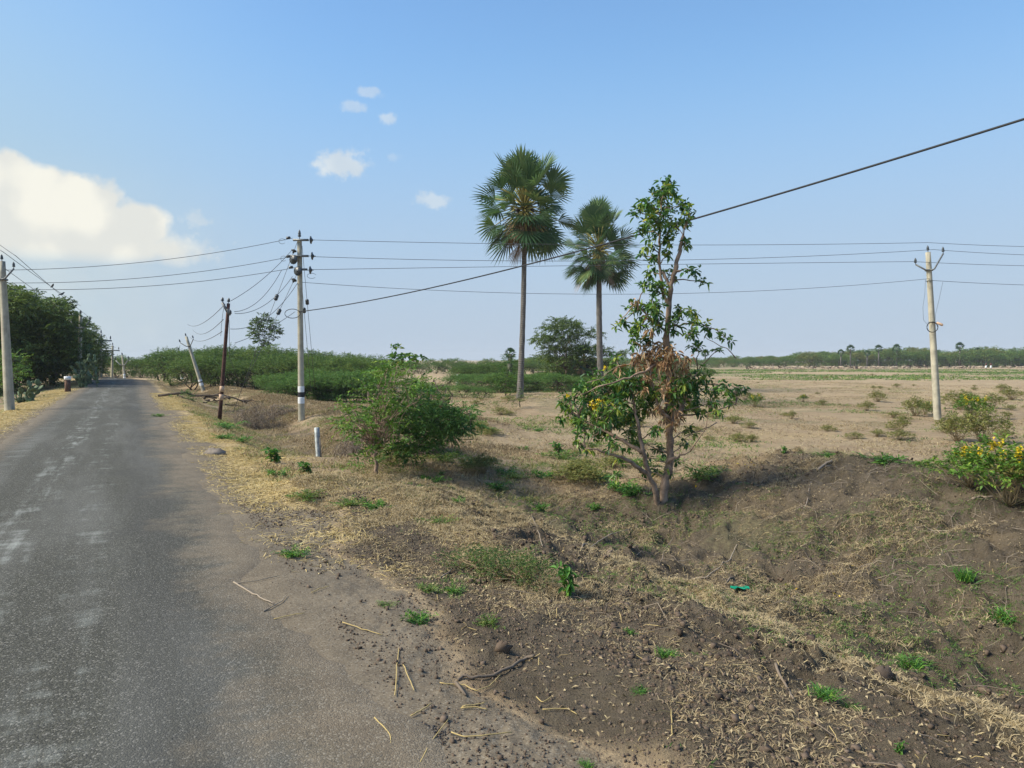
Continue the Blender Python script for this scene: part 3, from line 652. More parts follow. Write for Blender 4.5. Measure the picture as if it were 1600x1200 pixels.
# airy thorn tree between the palms
ab = G(880, 612); Ya = 62.0; ab = gz(P(885, 562, Ya)[0], Ya)
clump_tree('airy_thorn_tree', 'open crowned thorn tree with thin flat layers between the two palms', 'tree', ab, Ya,
  [(872, 502, 14), (890, 506, 14), (862, 512, 16), (900, 512, 14), (880, 516, 20), (850, 528, 18), (880, 530, 22), (910, 524, 18), (930, 520, 10), (842, 532, 14), (865, 545, 20), (895, 545, 22), (920, 545, 18), (850, 560, 18), (880, 562, 24), (910, 565, 20), (945, 548, 12), (960, 555, 12), (975, 552, 10), (940, 570, 16), (965, 575, 14), (860, 575, 14), (890, 580, 16), (920, 580, 16)],
  M['darktree'], 14, .20, .065, 'd', 1.5, .6, 2.2, 2, tr=.13, flat=.28, up=.06, tint=.40, twig=.01, hub=ab + np.array([0, 0, 1.6]), droop=.1)
# tall round headed tree over the thicket
Yc = 70.0; cb_ = gz(P(412, 562, Yc)[0], Yc)
clump_tree('slender_tree', 'lone round-headed tree rising above the thicket between two poles', 'tree', cb_, Yc,
  [(412, 500, 11), (402, 510, 10), (424, 508, 10), (396, 524, 8), (428, 522, 8), (412, 518, 10), (405, 535, 7), (420, 532, 7), (398, 505, 5), (395, 514, 5), (415, 541, 8), (432, 514, 5)], M['darktree'], 8, .26, .14, 'd', 1.6, .45, .8, 1, tr=.07, tint=.3, flat=.8, hub=cb_ + np.array([0, 0, 3.6]))
# column-like shrub below the tall palm
db = G(790, 618)
clump_tree('columnar_shrub', 'upright dark green shrub just left of the tall palm trunk', 'shrub', db, db[1], [(795, 575, 16), (790, 592, 18), (798, 605, 14), (784, 600, 12), (795, 562, 10)], M['shrub'], 10, .12, .045, 'd', 1., .35, .5, 2, tr=.05, tint=.15)
db = G(812, 636)
clump_tree('palm_foot_bush', 'small dark bush wrapped round the foot of the tall palm', 'bush', db, db[1] - .4, [(805, 620, 9), (812, 628, 9), (800, 628, 8), (822, 622, 8), (816, 615, 7)], M['darktree'], 10, .09, .03, 'd', 1., .25, .4, 1, tr=.03, tint=.45)

# ------------------------------------------------------------------ palms
def fan(mb, c, d, rad, tint, nseg=26, spread=2.5, cup=.15, w=.09):
    """palmate fan blade: c hasta point, d direction of the midrib"""
    d = np.asarray(d, float); d /= np.linalg.norm(d)
    side = np.cross(d, [0, 0, 1.]);
    if np.linalg.norm(side) < .1: side = np.array([1., 0, 0])
    roll = rng.uniform(-1.0, 1.0); side /= np.linalg.norm(side); nn = np.cross(side, d); side = side * math.cos(roll) + nn * math.sin(roll); nn = np.cross(side, d)
    a = np.linspace(-spread / 2, spread / 2, nseg); L = rad * (1 - .18 * np.abs(a / spread * 2) ** 2) * rng.uniform(.88, 1.06, nseg)
    dirs = d * np.cos(a)[:, None] + side * np.sin(a)[:, None] + nn * (cup * np.abs(np.sin(a)) + .10 * (np.arange(nseg) % 2))[:, None]
    dirs /= np.linalg.norm(dirs, axis=1)[:, None]
    sd_ = -np.sin(a)[:, None] * d + np.cos(a)[:, None] * side
    pos = np.tile(c, (nseg, 1)); tipd = np.array([0, 0, -1.]) * (L * .10)[:, None]
    wm = L * spread / nseg * .85
    V = np.stack([pos, pos + dirs * (L * .56)[:, None] + sd_ * wm[:, None] * .42, pos + dirs * L[:, None] + tipd, pos + dirs * (L * .56)[:, None] - sd_ * wm[:, None] * .42], 1)
    mb.add(V, np.arange(4)[None] + np.arange(nseg)[:, None] * 4, np.clip(tint + rng.normal(size=nseg) * .12, 0, 1))
def palmyra(base, top, trunk_r, crown_r, label, nleaf=44, seed=1, lean=0, skirt=16, zs=.1):
    global rng
    keep = rng; rng = np.random.default_rng(seed)
    base = np.array(base, float); top = np.array(top, float)
    root = empty('palmyra_palm', base, label, 'palm tree')
    tk, cr, dd, st, fr = MB(), MB(), MB(), MB(), MB()
    h = top[2] - base[2]; t = np.linspace(0, 1, 40)
    pth = (top - base) * t[:, None]; pth[:, 0] += lean * np.sin(math.pi * t)
    rad = trunk_r * (1 + .45 * np.exp(-t * 14) - .22 * t) * (1 + .03 * rng.normal(size=40)); tk.tube(pth - np.array([0, 0, .2]) * (1 - t)[:, None], rad, 14)
    hub = top - base
    for i in range(nleaf):
        f = (i + .5) / nleaf; a = i * 2.39996 + rng.uniform(-.2, .2)
        el = math.pi / 2 * (1 - 1.72 * f) + rng.uniform(-.1, .1)     # top upright, lower hanging
        pl = crown_r * (rng.uniform(.18, .36) if rng.random() < .28 else rng.uniform(.44, .60)); rb = crown_r * rng.uniform(.36, .48)
        dirv = np.array([math.cos(a) * math.cos(el), math.sin(a) * math.cos(el), math.sin(el)])
        s0 = hub + np.array([0, 0, .25 + .5 * (1 - f)]); dirv = dirv * np.array([1, 1, 1 + zs * max(0, math.sin(el))]); e = s0 + dirv * pl; e[2] -= .08 * pl * math.cos(el)
        q = np.array([s0, s0 + dirv * pl * .5 + [0, 0, .05 * pl], e]); st.tube(q, [.05, .035, .025], 5)
        dead = f > .965
        bd = dirv * .9 + np.array([0, 0, -.14 * math.cos(el)]); fan(dd if dead else cr, e, bd, rb, .5 if dead else .34 + .25 * (1 - f) + rng.uniform(-.28, .34), 26, 2.7 if not dead else 1.4)
    for i in range(skirt):
        a = i * 2.4; e = hub + np.array([math.cos(a) * trunk_r * 1.5, math.sin(a) * trunk_r * 1.5, rng.uniform(-.5, .1)])
        fan(dd, e, [math.cos(a) * rng.uniform(.25, .75), math.sin(a) * rng.uniform(.25, .75), -1], crown_r * rng.uniform(.36, .52), .55, 16, 1.2, .1)
        st.tube([hub + [0, 0, .2], e + [math.cos(a) * .1, math.sin(a) * .1, 0]], [.05, .04], 5)
    for i in range(9):
        a = rng.uniform(0, 6.28); fr.ellipsoid(hub + [math.cos(a) * .42, math.sin(a) * .42, rng.uniform(-.15, .55)], (.11, .11, .12), .5, 8, 6)
    tk.build('trunk', M['palmtrunk'], root, True); cr.build('crown', M['palm'], root); dd.build('dead_fronds', M['palmdead'], root)
    st.build('leaf_stalks', simple('palm stalks', (.27, .24, .07), .6, .3, 4), root, True); fr.build('fruit_cluster', M['blackpaint'], root, True)
    rng = keep
    return root
YA = 39.5; p0 = gz(P(812, 562, YA)[0], YA); p1 = P(820, 340, YA)
palmyra(p0, p1, .165, 3.25, 'taller palm with round head of fans left of the other palm', 84, 5, .05, 16, .12)
YB = 56.0; p0 = gz(P(939, 562, YB)[0], YB); p1 = P(936, 402, YB)
palmyra(p0, p1, .25, 3.65, 'shorter thick-headed palm just left of the leafy tree', 88, 9, -.05, 16, .3)
Yp = 60; p0 = gz(P(912, 562, Yp)[0], Yp)
palmyra(p0, P(912, 575, Yp), .22, 1.9, 'stemless young palm with hanging dead fronds beside the shorter palm', 22, 12, 0, 18)
def small_palm(px, py, Yd, label, group=None, cr=1.9, seed=3):
    global rng
    keep = rng; rng = np.random.default_rng(seed)
    b = gz(P(px, 562, Yd)[0], Yd); t = P(px, py, Yd)
    root = empty('distant_palm', b, label, 'palm tree', group); h = t - b
    tk, cw = MB(), MB(); tk.tube([np.zeros(3), h * .5, h], [.28, .22, .2], 7)
    for i in range(26):
        f = (i + .5) / 26; a = i * 2.4; el = math.pi / 2 * (1 - 1.6 * f); dv = np.array([math.cos(a) * math.cos(el), math.sin(a) * math.cos(el), math.sin(el)])
        fan(cw, h + dv * cr * .45, dv, cr * .6, .25 + rng.uniform(-.15, .15), 12, 2.6, .2, .2)
    tk.build('trunk', M['palmtrunk'], root); cw.build('crown', M['palm'], root)
    rng = keep
small_palm(797, 553, 64, 'tiny palm head rising above the upright shrub left of the tall palm', None, .62, 4)
GP = 'distant palms above the far tree belt'
for i, (px, py, l) in enumerate([(1102, 552, 'distant palm just right of the leafy tree on the horizon'), (1329, 545, 'leaning distant palm at the left of the horizon palms'), (1314, 551, 'lowest distant palm head at the left of the horizon row'),
        (1373, 545, 'roundest distant palm head in the middle of the horizon row'), (1355, 552, 'small palm head just left of the roundest distant palm'), (1401, 544, 'distant palm beside the tall green tree left of the near pole'), (1500, 541, 'lone distant palm right of the near concrete pole'), (1528, 548, 'low distant palm to the right of the lone distant palm')]):
    small_palm(px, py, 236, l, GP, 1.55 - .3 * (i in (2, 4, 7)), 40 + i)

# bare pale trees on the horizon
def bare(px, top, Yd, label, seed):
    global rng
    keep = rng; rng = np.random.default_rng(seed)
    b = gz(P(px, 562, Yd)[0], Yd); t = P(px, top, Yd); root = empty('bare_tree', b, label, 'bare tree', 'bare trees on the horizon'); H = t[2] - b[2]
    w, tw = MB(), MB(); branch(w, [0, 0, -.1], [0, 0, H * .5], .15, .1, 0, .02)
    for i in range(26):
        d = rnd_dirs(1, .5)[0]; d[2] = abs(d[2]); e = np.array([0, 0, H * rng.uniform(.35, .55)]) + d * H * rng.uniform(.3, .5); q = branch(w, [0, 0, H * rng.uniform(.2, .5)], e, .06, .02, .05, .06, 5, 4)
        k = 20; pp = q[rng.integers(2, 5, k)]; tw.leaves(pp, rnd_dirs(k, .5), rng.uniform(.4, 1.0, k), .03, .8, 'b', 0)
    w.build('trunk', M['bark'], root); tw.build('twigs', M['twig'], root); rng = keep
bare(1284, 546, 268, 'leafless grey tree at the left of the bare pair on the horizon', 1); bare(1300, 546, 262, 'leafless grey tree at the right of the bare pair on the horizon', 2)

# ------------------------------------------------------------------ foreground leafy tree
YH = 10.6
hb = G(1030, 783); YH = hb[1]
root = empty('leafy_tree', hb, 'tall thin broad-leaved tree with a band of withered brown leaves beside the earth mound', 'tree')
w, lf, dl = MB(), MB(), MB()
def HP(px, py, dy=0): return P(px, py, YH + dy) - hb
SK = []
def limb(pts, r0, r1, sides=9):
    q = np.array([HP(*p) for p in pts]); n = len(q); t = np.linspace(0, n - 1, (n - 1) * 4 + 1)
    qq = np.stack([np.interp(t, range(n), q[:, k]) for k in range(3)], -1)
    kk = np.array([.25, .5, .25]); sm = qq.copy()
    for k in range(3): sm[1:-1, k] = np.convolve(qq[:, k], kk, 'valid')
    sm[1:-1] += rng.normal(size=(len(sm) - 2, 3)) * .008
    w.tube(sm, np.linspace(r0, r1, len(sm)) * (1 + .08 * rng.normal(size=len(sm))), sides); SK.append(sm)
limb([(1034, 792), (1042, 750, .05), (1049, 700, .05), (1046, 655), (1046, 610), (1044, 560, .05), (1042, 520), (1046, 480), (1049, 445), (1056, 415, -.05), (1063, 392), (1068, 368, .0)], .066, .024)
limb([(1046, 478), (1036, 464, .05), (1034, 440), (1030, 405), (1031, 370), (1032, 335), (1036, 305), (1041, 283)], .028, .006, 7)
limb([(1047, 450), (1040, 436), (1034, 424)], .03, .02, 6)
limb([(1028, 795), (1024, 765, -.1), (1012, 738, -.15), (1004, 705, -.2), (997, 670, -.15), (993, 640), (985, 600)], .045, .014, 7)
limb([(1012, 740, -.15), (985, 722, -.3), (965, 712, -.4), (940, 705, -.4), (915, 700, -.4)], .035, .010, 6)
limb([(1003, 708, -.2), (985, 695, -.1), (962, 682, 0), (930, 668, .1), (895, 645, .1)], .035, .010, 6)
limb([(1047, 660, 0), (1060, 645, .1), (1069, 628, .15), (1075, 605, .2), (1090, 580, .2)], .05, .012, 7)
limb([(1044, 722, 0), (1052, 716, -.1), (1064, 712, -.15), (1078, 706, -.2)], .03, .008, 6)
limb([(1045, 600), (1070, 600, .15), (1100, 600, .2), (1130, 602, .25), (1155, 606, .2)], .02, .005, 5)
limb([(1046, 510), (1068, 506, .1), (1095, 505, .15), (1120, 517, .2), (1140, 532, .2)], .016, .005, 5)
limb([(1044, 560), (1015, 575, -.1), (985, 590, -.2), (945, 602, -.3), (900, 620, -.2)], .025, .006, 5)
limb([(1043, 520), (1020, 500, -.1), (1000, 480, -.1), (985, 472, -.1)], .02, .006, 5)
limb([(1050, 650, .1), (1090, 648, .3), (1120, 640, .3), (1150, 632, .3)], .016, .005, 5)
limb([(1046, 655, -.1), (1030, 640, -.1), (1020, 600, -.1), (1010, 560, -.1)], .03, .01, 6)
SKP = np.vstack(SK)
HC = [(1030, 700, 8), (1005, 735, 7), (1045, 735, 6), (1075, 672, 8), (985, 700, 7), (1028, 668, 9), (1060, 720, 5), (1040, 288, 12), (1030, 300, 12), (1052, 300, 11), (1038, 312, 18), (1010, 318, 12), (998, 332, 11), (1018, 330, 12), (1062, 322, 12), (1078, 332, 10), (1072, 345, 10), (1030, 345, 20), (1055, 352, 15), (1010, 352, 10), (998, 360, 7), (1040, 372, 13), (1016, 382, 10), (1072, 378, 9), (1020, 405, 10), (1004, 400, 6), (1042, 398, 9), (1016, 426, 9), (1046, 428, 10), (1085, 425, 10), (1098, 441, 7), (1073, 420, 6), (1030, 450, 14), (1008, 442, 9), (1020, 480, 16), (1000, 482, 12), (985, 476, 8), (975, 505, 9), (963, 510, 6), (998, 512, 16), (1030, 502, 14), (1066, 486, 11), (1082, 490, 9), (1055, 507, 14), (1090, 507, 9), (1106, 511, 9), (1122, 522, 7), (1138, 531, 7), (1076, 524, 12), (990, 532, 10), (1088, 546, 11), (1120, 548, 6), (1040, 540, 12), (1010, 535, 12),
      (962, 562, 10), (930, 600, 16), (908, 612, 13), (950, 612, 17), (975, 600, 20), (1000, 604, 20), (1030, 605, 18), (1062, 602, 16), (1086, 600, 13), (1102, 590, 11), (890, 626, 12), (900, 642, 13), (925, 640, 20), (950, 645, 20), (972, 660, 18), (988, 642, 16), (880, 655, 7), (910, 665, 11), (932, 680, 10), (946, 672, 9), (900, 690, 7), (918, 700, 7), (1112, 612, 11), (1132, 605, 9), (1150, 611, 9), (1160, 606, 5), (1092, 642, 9), (1112, 636, 8), (1122, 642, 6), (1000, 692, 8), (970, 722, 7), (960, 745, 7), (1012, 716, 7), (1021, 732, 7), (1070, 692, 6), (1076, 622, 15), (1050, 625, 12), (1015, 625, 18), (940, 660, 16), (960, 625, 18), (920, 620, 14), (1142, 628, 7), (955, 690, 9), (985, 675, 10), (1062, 640, 10)]
for (px, py, rp) in HC:
    lower = py > 550; dep = rng.uniform(-.25, .3) * (2.0 if lower else 1.0)
    c = HP(px, py, dep); r = rp * (1.5 if py > 550 else 1.12) * YH / F_PX
    s0 = SKP[np.argmin(np.linalg.norm(SKP - (c - [0, 0, .1]), axis=1))]
    branch(w, s0, c, .010, .005, .05, .05, 5, 4)
    nt_ = max(2, int((rp / 5.2) ** 2 * (2.4 if not lower else 3.2)))
    q = c + rnd_dirs(nt_) * (rng.random((nt_, 1)) ** .5) * r
    K = 6
    for e in q:
        if rng.random() < .6: w.tube([c + (s0 - c) * .1, (c + e) / 2 + [0, 0, .01], e], [.004, .003, .002], 3, .5, False)
        n = rng.integers(4, 8); D = rnd_dirs(n, .1 if not lower else -.25); 
        brt = np.clip(rng.choice([.15, .35, .55, .75], p=[.3, .32, .24, .14]) + rng.normal(size=n) * .12, 0, .95)
        lf.leaves(np.tile(e, (n, 1)) + D * .01, D, rng.uniform(.055, .115, n), rng.uniform(.026, .046, n), brt, 'l', .28, fold=.18)
DC = [(1042, 600, 10), (1058, 612, 8), (1010, 590, 10), (1045, 668, 6), (1036, 610, 8), (1052, 590, 10), (1005, 610, 6), (968, 575, 5), (1062, 655, 5), (1010, 553, 15), (1030, 548, 18), (1050, 555, 18), (992, 560, 11), (1068, 572, 12), (1040, 570, 16), (1076, 590, 8), (1020, 570, 14), (1000, 575, 8), (1044, 642, 9), (1030, 636, 8), (1018, 642, 5), (1050, 660, 5), (1010, 425 + 70, 4), (1015, 515, 6), (995, 470, 4), (1075, 560, 8), (1035, 655, 5), (1055, 640, 6)]
for (px, py, rp) in DC:
    c = HP(px, py, rng.uniform(-.3, .05)); r = rp * YH / F_PX; n = int((rp / 2.3) ** 2 * 1.4) + 4
    q = c + rnd_dirs(n) * (rng.random((n, 1)) ** .5) * r
    dl.leaves(q, rnd_dirs(n, -.8), rng.uniform(.06, .12, n), rng.uniform(.018, .034, n), np.clip(rng.normal(.55, .25, n), 0, 1), 'l', .4, fold=.4)
    for e in q[::7]: w.tube([c, e], [.004, .002], 3, .5, False)
# wiry dry tangle of thin stems around the trunk
for i in range(70):
    a = HP(rng.uniform(990, 1075), rng.uniform(560, 740), rng.uniform(-.2, .3)); b = a + rnd_dirs(1)[0] * rng.uniform(.15, .5); branch(w, a, b, .003, .0015, .15, .08, 5, 3)
for (a, b) in [((900, 612), (1000, 568)), ((905, 640), (965, 598)), ((1100, 525), (1150, 560)), ((1060, 700), (1120, 660))]:
    branch(w, HP(*a), HP(*b), .004, .008, .08, .03, 7, 5)
# yellow blossoms and turning leaves low on the left side
YL = []
for (px, py, rp) in [(925, 632, 7), (938, 630, 8), (932, 637, 6), (888, 618, 3), (945, 575, 3)]:
    yl = MB(); YL.append(yl); n = int(rp * 5); c = HP(px, py, -.35); q = c + rnd_dirs(n) * (rng.random((n, 1)) ** .5) * rp * YH / F_PX; yl.leaves(q, rnd_dirs(n), .035, .02, np.clip(rng.normal(.5, .3, n), 0, 1), 'd')
w.build('trunk', M['bark'], root, True); lf.build('crown', M['hero'], root); dl.build('withered_leaves', M['deadleaf'], root); [yl.build('yellow_leaf_cluster', M['flower'], root) for yl in YL]

# ------------------------------------------------------------------ poles & wires
def frame(base, top, rz=0):
    z = np.array(top) - np.array(base); L = np.linalg.norm(z); z = z / L
    x = np.array([math.cos(rz), math.sin(rz), 0]); x = x - z * x.dot(z); x /= np.linalg.norm(x); y = np.cross(z, x)
    return np.array([x, y, z]), L
def ishape(w, d, r):
    h, k = w / 2, d / 2; f = .24 * w; q = r
    return [(-h, -k), (h, -k), (h, -k + f), (h - q, -k + f + q * .6), (h - q, k - f - q * .6), (h, k - f), (h, k), (-h, k), (-h, k - f), (-h + q, k - f - q * .6), (-h + q, -k + f + q * .6), (-h, -k + f)]
def shaft(mb, A, L, w0, w1, d0, d1, rec=.035, t0=0., t1=1., grow=0.):
    n = 14; sec = []
    for i in range(n):
        t = t0 + (t1 - t0) * i / (n - 1); w_, d_ = w0 + (w1 - w0) * t + grow, d0 + (d1 - d0) * t + grow
        sec.append([np.array([x, y, t * L]) @ A for x, y in ishape(w_, d_, rec)])
    V = np.array(sec).reshape(-1, 3); m_ = 12
    i = np.arange(n - 1)[:, None] * m_; j = np.arange(m_)[None]; k = (j + 1) % m_
    Fq = np.stack([i + j, i + k, i + m_ + k, i + m_ + j], -1).reshape(-1, 4)
    b = (n - 1) * m_; cap = [[b, b + 1, b + 2, b + 11], [b + 11, b + 2, b + 3, b + 10], [b + 10, b + 3, b + 4, b + 9], [b + 9, b + 4, b + 5, b + 8], [b + 8, b + 5, b + 6, b + 7]]
    mb.add(V, np.vstack([Fq, cap]))
PIN = [(0, .012), (.05, .012), (.06, .05), (.085, .062), (.10, .035), (.12, .058), (.14, .04), (.165, .045), (.19, .02), (.21, .018)]
DISC = [(0, .012), (.06, .012), (.07, .03), (.085, .125), (.10, .13), (.115, .06), (.14, .05), (.16, .012), (.2, .012)]
def concrete_pole(name, label, base, top, w=(.24, .15), d=(.30, .18), rz=0, arms='v', bands=None, s=1.0, group=None, pinc='porcelain'):
    base = np.array(base, float); top = np.array(top, float)
    root = empty(name, base, label, 'utility pole', group); A, L = frame(base, top, rz)
    m_ = MB(); shaft(m_, A, L, w[0], w[1], d[0], d[1], .035, -.03); m_.build('shaft', M['concrete'], root)
    if bands:
        for (t0, t1, mt) in bands: k = MB(); shaft(k, A, L, w[0], w[1], d[0], d[1], .033, t0, t1, .006); k.build('painted_band', M[mt], root)
    tips = []
    if arms == 'v':
        k = MB(); y0 = L - .75 * s
        pl = [np.array([0, -d[1] / 2 - .04, y0]), ]
        for sx, hx in ((-1, .28), (1, .62)) if name == 'tall_pole' else ((-1, .42), (1, .42)):
            e = np.array([sx * .52 * s, -d[1] / 2 - .04, y0 + hx * s]); q = [np.array([0, -d[1] / 2 - .04, y0]) @ A, np.array([sx * .16 * s, -d[1] / 2 - .04, y0 + .02]) @ A, e @ A]
            k.tube(q, [.035 * s] * 3, 6); tips.append(e)
        k.box(np.array([0, 0, y0]) @ A, (w[1] + .05, d[1] + .10, .06), None); k.build('cross_arm', M['steel'], root)
        tips.append(np.array([0, 0, L]))
        for e in tips: k = MB(); k.lathe(e @ A, A[2], [(t * 1.3 * s, r * s) for t, r in PIN], 10); k.build('insulator', M[pinc], root, True)
        tips = [base + (e + np.array([0, 0, .27 * s])) @ A for e in tips]
    if arms == 't':
        k = MB(); k.tube([np.array([-.8 * s, -.1, L - .5 * s]) @ A, np.array([.8 * s, -.1, L - .5 * s]) @ A], [.05 * s] * 2, 4)
        k.build('cross_arm', M['steel'], root)
        for e in ([-.7 * s, -.1, L - .45 * s], [.7 * s, -.1, L - .45 * s], [0, 0, L]):
            k = MB(); k.lathe(np.array(e) @ A, A[2], [(t * 1.6 * s, r * s) for t, r in PIN], 8); k.build('insulator', M['porcelain'], root, True)
    return root, A, L, base, tips
def poleat(px, py, tpx, tpy, Yd=None):
    b = G(px, py)
    if Yd: b = gz(P(px, 562, Yd)[0], Yd)
    t = P(tpx, tpy, b[1]); return b, t
# right field pole
RB, RT = poleat(1465, 656, 1450, 394)
k1 = concrete_pole('tall_pole', 'weathered concrete pole with bent cross arm standing in the right field', RB, RT, (.23, .15), (.27, .18), -.25, 'v')
root, A, L, _, _ = k1
k = MB(); a = np.linspace(0, 6.5, 40); c = np.array([0, -.16, L * .555]); k.tube([(c + [math.cos(t) * .2 - .05, -.01 * i / 8, math.sin(t) * .21]) @ A for i, t in enumerate(a)], .018, 6); k.build('coiled_cable', M['cable'], root, True)
k = MB(); k.lathe(np.array([.14, -.1, L * .58]) @ A, np.array([.8, -.2, -.5]) @ A, [(0, .03), (.02, .05), (.22, .055), (.26, .03)], 8); k.build('service_fitting', M['tan'], root, True)
for tz in (L * .83, L * .585): k = MB(); k.box(np.array([0, 0, tz]) @ A, (.22, .25, .02)); k.build('strap', M['steel'], root)
# middle pole with insulators
MBs, MT = poleat(471, 657, 468, 374)
root, A, L, _, _ = concrete_pole('insulator_pole', 'tall straight concrete pole with many insulators and white black white painted bands', MBs, MT, (.20, .14), (.23, .155), .15, None,
    bands=[(.095, .130, 'whitepaint'), (.130, .158, 'blackpaint'), (.158, .19, 'whitepaint')])
def mp(px, py, dy=0): return P(px, py, MBs[1] + dy) - MBs
k = MB(); k.lathe(mp(468, 374), (0, 0, 1), [(t * 1.6, r) for t, r in PIN], 10); k.build('insulator', M['porcelain'], root, True)
for py, x0, x1 in ((375, 458, 482), (400, 452, 482), (421, 460, 480)):
    k = MB(); k.box((mp(x0, py, -.14) + mp(x1, py, -.14)) / 2, (np.linalg.norm(mp(x1, py) - mp(x0, py)), .07, .07)); k.build('cross_arm', M['steel'], root)
for px, py in ((481, 375), (483, 400), (480, 422)):
    k = MB(); k.lathe(mp(px, py, -.14), (1, 0, 0), [(t * 1.15, r * 1.1) for t, r in DISC], 12); k.build('insulator', M['porcelain'], root, True)
for px, py in ((456, 405), (463, 423)):
    k = MB(); k.lathe(mp(px, py, -.3), (.3, 1, 0), [(t, r * 1.3) for t, r in DISC], 12); k.build('insulator', M['porcelain'], root, True)
for px, py in ((447, 372), (447, 401), (451, 418)):
    k = MB(); k.lathe(mp(px, py, -.14), (1, 0, .1), [(0, .015), (.02, .05), (.14, .05), (.16, .015)], 8); k.build('wire_clamp', M['porcelain'], root, True)
k = MB(); cc = mp(457, 490, -.2); k.tube([cc + [math.cos(t) * .27, 0, math.sin(t) * .16] for t in np.linspace(0, 6.3, 30)], .012, 5); k.build('cable_loop', M['cable'], root)
for c_, rx_ in (((487, 431), .16), ((441, 377), .12), ((443, 404), .10)):
    k = MB(); cc = mp(*c_); k.tube([cc + [math.cos(t) * rx_, 0, math.sin(t) * .09] for t in np.linspace(.4, 5.6, 16)], .007, 4); k.build('jumper_wire', M['wire'], root)
# rusty steel pole
SB, STp = poleat(343, 657, 357, 474)
root = empty('steel_pole', SB, 'thin leaning rusty steel pole with two pale painted bands in the verge', 'utility pole')
A, L = frame(SB, STp, 0); k = MB(); k.tube([np.array([0, 0, t * L]) @ A for t in np.linspace(-.03, 1, 6)], np.linspace(.062, .05, 6), 10); k.build('shaft', M['rust'], root, True)
for t0, t1, mt in ((.175, .225, 'tan'), (.245, .295, 'tan')): k = MB(); k.tube([np.array([0, 0, t0 * L]) @ A, np.array([0, 0, t1 * L]) @ A], .068, 10); k.build('painted_band', M[mt], root, True)
k = MB(); k.tube([np.array([.0, -.06, L * .93]) @ A, np.array([-.17, -.06, L * 1.0]) @ A], .045, 5); k.tube([np.array([0, -.06, L * .95]) @ A, np.array([.09, -.06, L * .90]) @ A], .05, 5); k.build('cross_arm', M['steel'], root)
for e in ([-.17, -.06, L], [.0, 0, L], [.1, -.06, L * .9]): k = MB(); k.lathe(np.array(e) @ A, A[2], [(t * .8, r * .9) for t, r in PIN], 8); k.build('insulator', M['porcelain'], root, True)
# leaning concrete pole
b, t = poleat(318, 611, 291, 526); t2 = b + (t - b) * 1.0
LPt = t
concrete_pole('leaning_pole', 'strongly left-leaning concrete pole with a trident top and white band at its foot', b, t, (.22, .14), (.26, .16), 0, 'v', [(.10, .15, 'whitepaint'), (.155, .17, 'blackpaint'), (.175, .21, 'whitepaint')], 1.0)
# further poles
concrete_pole('distant_pole', 'faint distant pole with white bands standing against the thicket left of the leaning pole', *poleat(284, 590, 279, 548, 86), (.2, .14), (.22, .16), 0, 'v', [(.05, .13, 'whitepaint'), (.19, .25, 'whitepaint')], 1.5)
LB_, LT = poleat(15, 641, 3, 408)
_, _, _, _, LTIPS = concrete_pole('near_pole', 'pale concrete pole close to the left edge with a V shaped arm', LB_, LT, (.21, .13), (.24, .15), .1, 'v', None, .8)
PB, PT = poleat(123, 613, 126, 492, 49)
concrete_pole('verge_pole', 'concrete pole half hidden by the big dark tree on the left verge', PB, PT, (.24, .15), (.26, .16), .2, 'v', None, 1.2)
QB, QT = poleat(157, 597, 158, 522, 68)
concrete_pole('verge_pole', 'concrete pole with cross arm behind the smaller dark tree', QB, QT, (.2, .14), (.22, .15), .2, 't', None, 1.2)
concrete_pole('verge_pole', 'plain concrete pole with a level cross arm beyond the last dark tree', *poleat(174, 593, 176, 540, 76), (.2, .14), (.22, .15), .0, 't', None, 1.0)
concrete_pole('verge_pole', 'farthest pole with a white foot on the outside of the road bend', *poleat(194, 589, 191, 556, 92), (.2, .14), (.22, .15), .0, 'v', [(.03, .1, 'whitepaint'), (.15, .22, 'whitepaint')], 1.6)

def wire(label, pts, r=.008, mt='wire', sag=None, cat='wire', name='power_line', group=None):
    pts = np.asarray(pts, float)
    if sag is not None:
        a, b = pts[0], pts[-1]; t = np.linspace(0, 1, 28); pts = a + (b - a) * t[:, None]; pts[:, 2] -= sag * 4 * t * (1 - t)
    k = MB(); k.tube(pts, r, 5); o = k.build(name, M[mt], origin=tuple(pts[0])); tag(o, label, cat, group); return o
def plan(A0, B0, pp):
    """points on the vertical plane through A0,B0 seen along the given photo points"""
    A0 = np.array(A0[:2]); d = np.array(B0[:2]) - A0; out = []
    for px, py in pp:
        r = cam_ray(px, py); m_ = np.array([[r[0], -d[0]], [r[1], -d[1]]]); t, s_ = np.linalg.solve(m_, A0); out.append(np.array([0, 0, CAM_H]) + r * t)
    out = np.array(out); n = len(out); tt = np.linspace(0, n - 1, 40)
    if n > 2:
        from numpy.polynomial import polynomial as pl
        sx = np.linalg.norm(out[:, :2] - out[0, :2], axis=1); co_ = np.polyfit(sx, out[:, 2], min(2, n - 1)); q = np.linspace(0, sx[-1], 40)
        xy = out[0, :2] + (out[-1, :2] - out[0, :2]) * (q / sx[-1])[:, None]; out = np.column_stack([xy, np.polyval(co_, q)])
    return out
E_ = RB + (RB - MBs) * 1.2
wire('topmost thin wire from the insulator pole to the pin of the field pole', plan(MBs, RB, [(489, 375), (820, 381), (1100, 383), (1449, 379)]), .009)
wire('second wire from the insulator pole to the right arm of the field pole', plan(MBs, RB, [(491, 401), (830, 408), (1150, 404), (1459, 390)]), .009)
wire('third wire running level to the left arm of the field pole', plan(MBs, RB, [(488, 421), (830, 417), (1150, 411), (1432, 409)]), .009)
wire('lowest sagging wire from the insulator pole to the strap of the field pole', plan(MBs, RB, [(470, 440), (650, 453), (900, 461), (1150, 454), (1452, 436)]), .008)
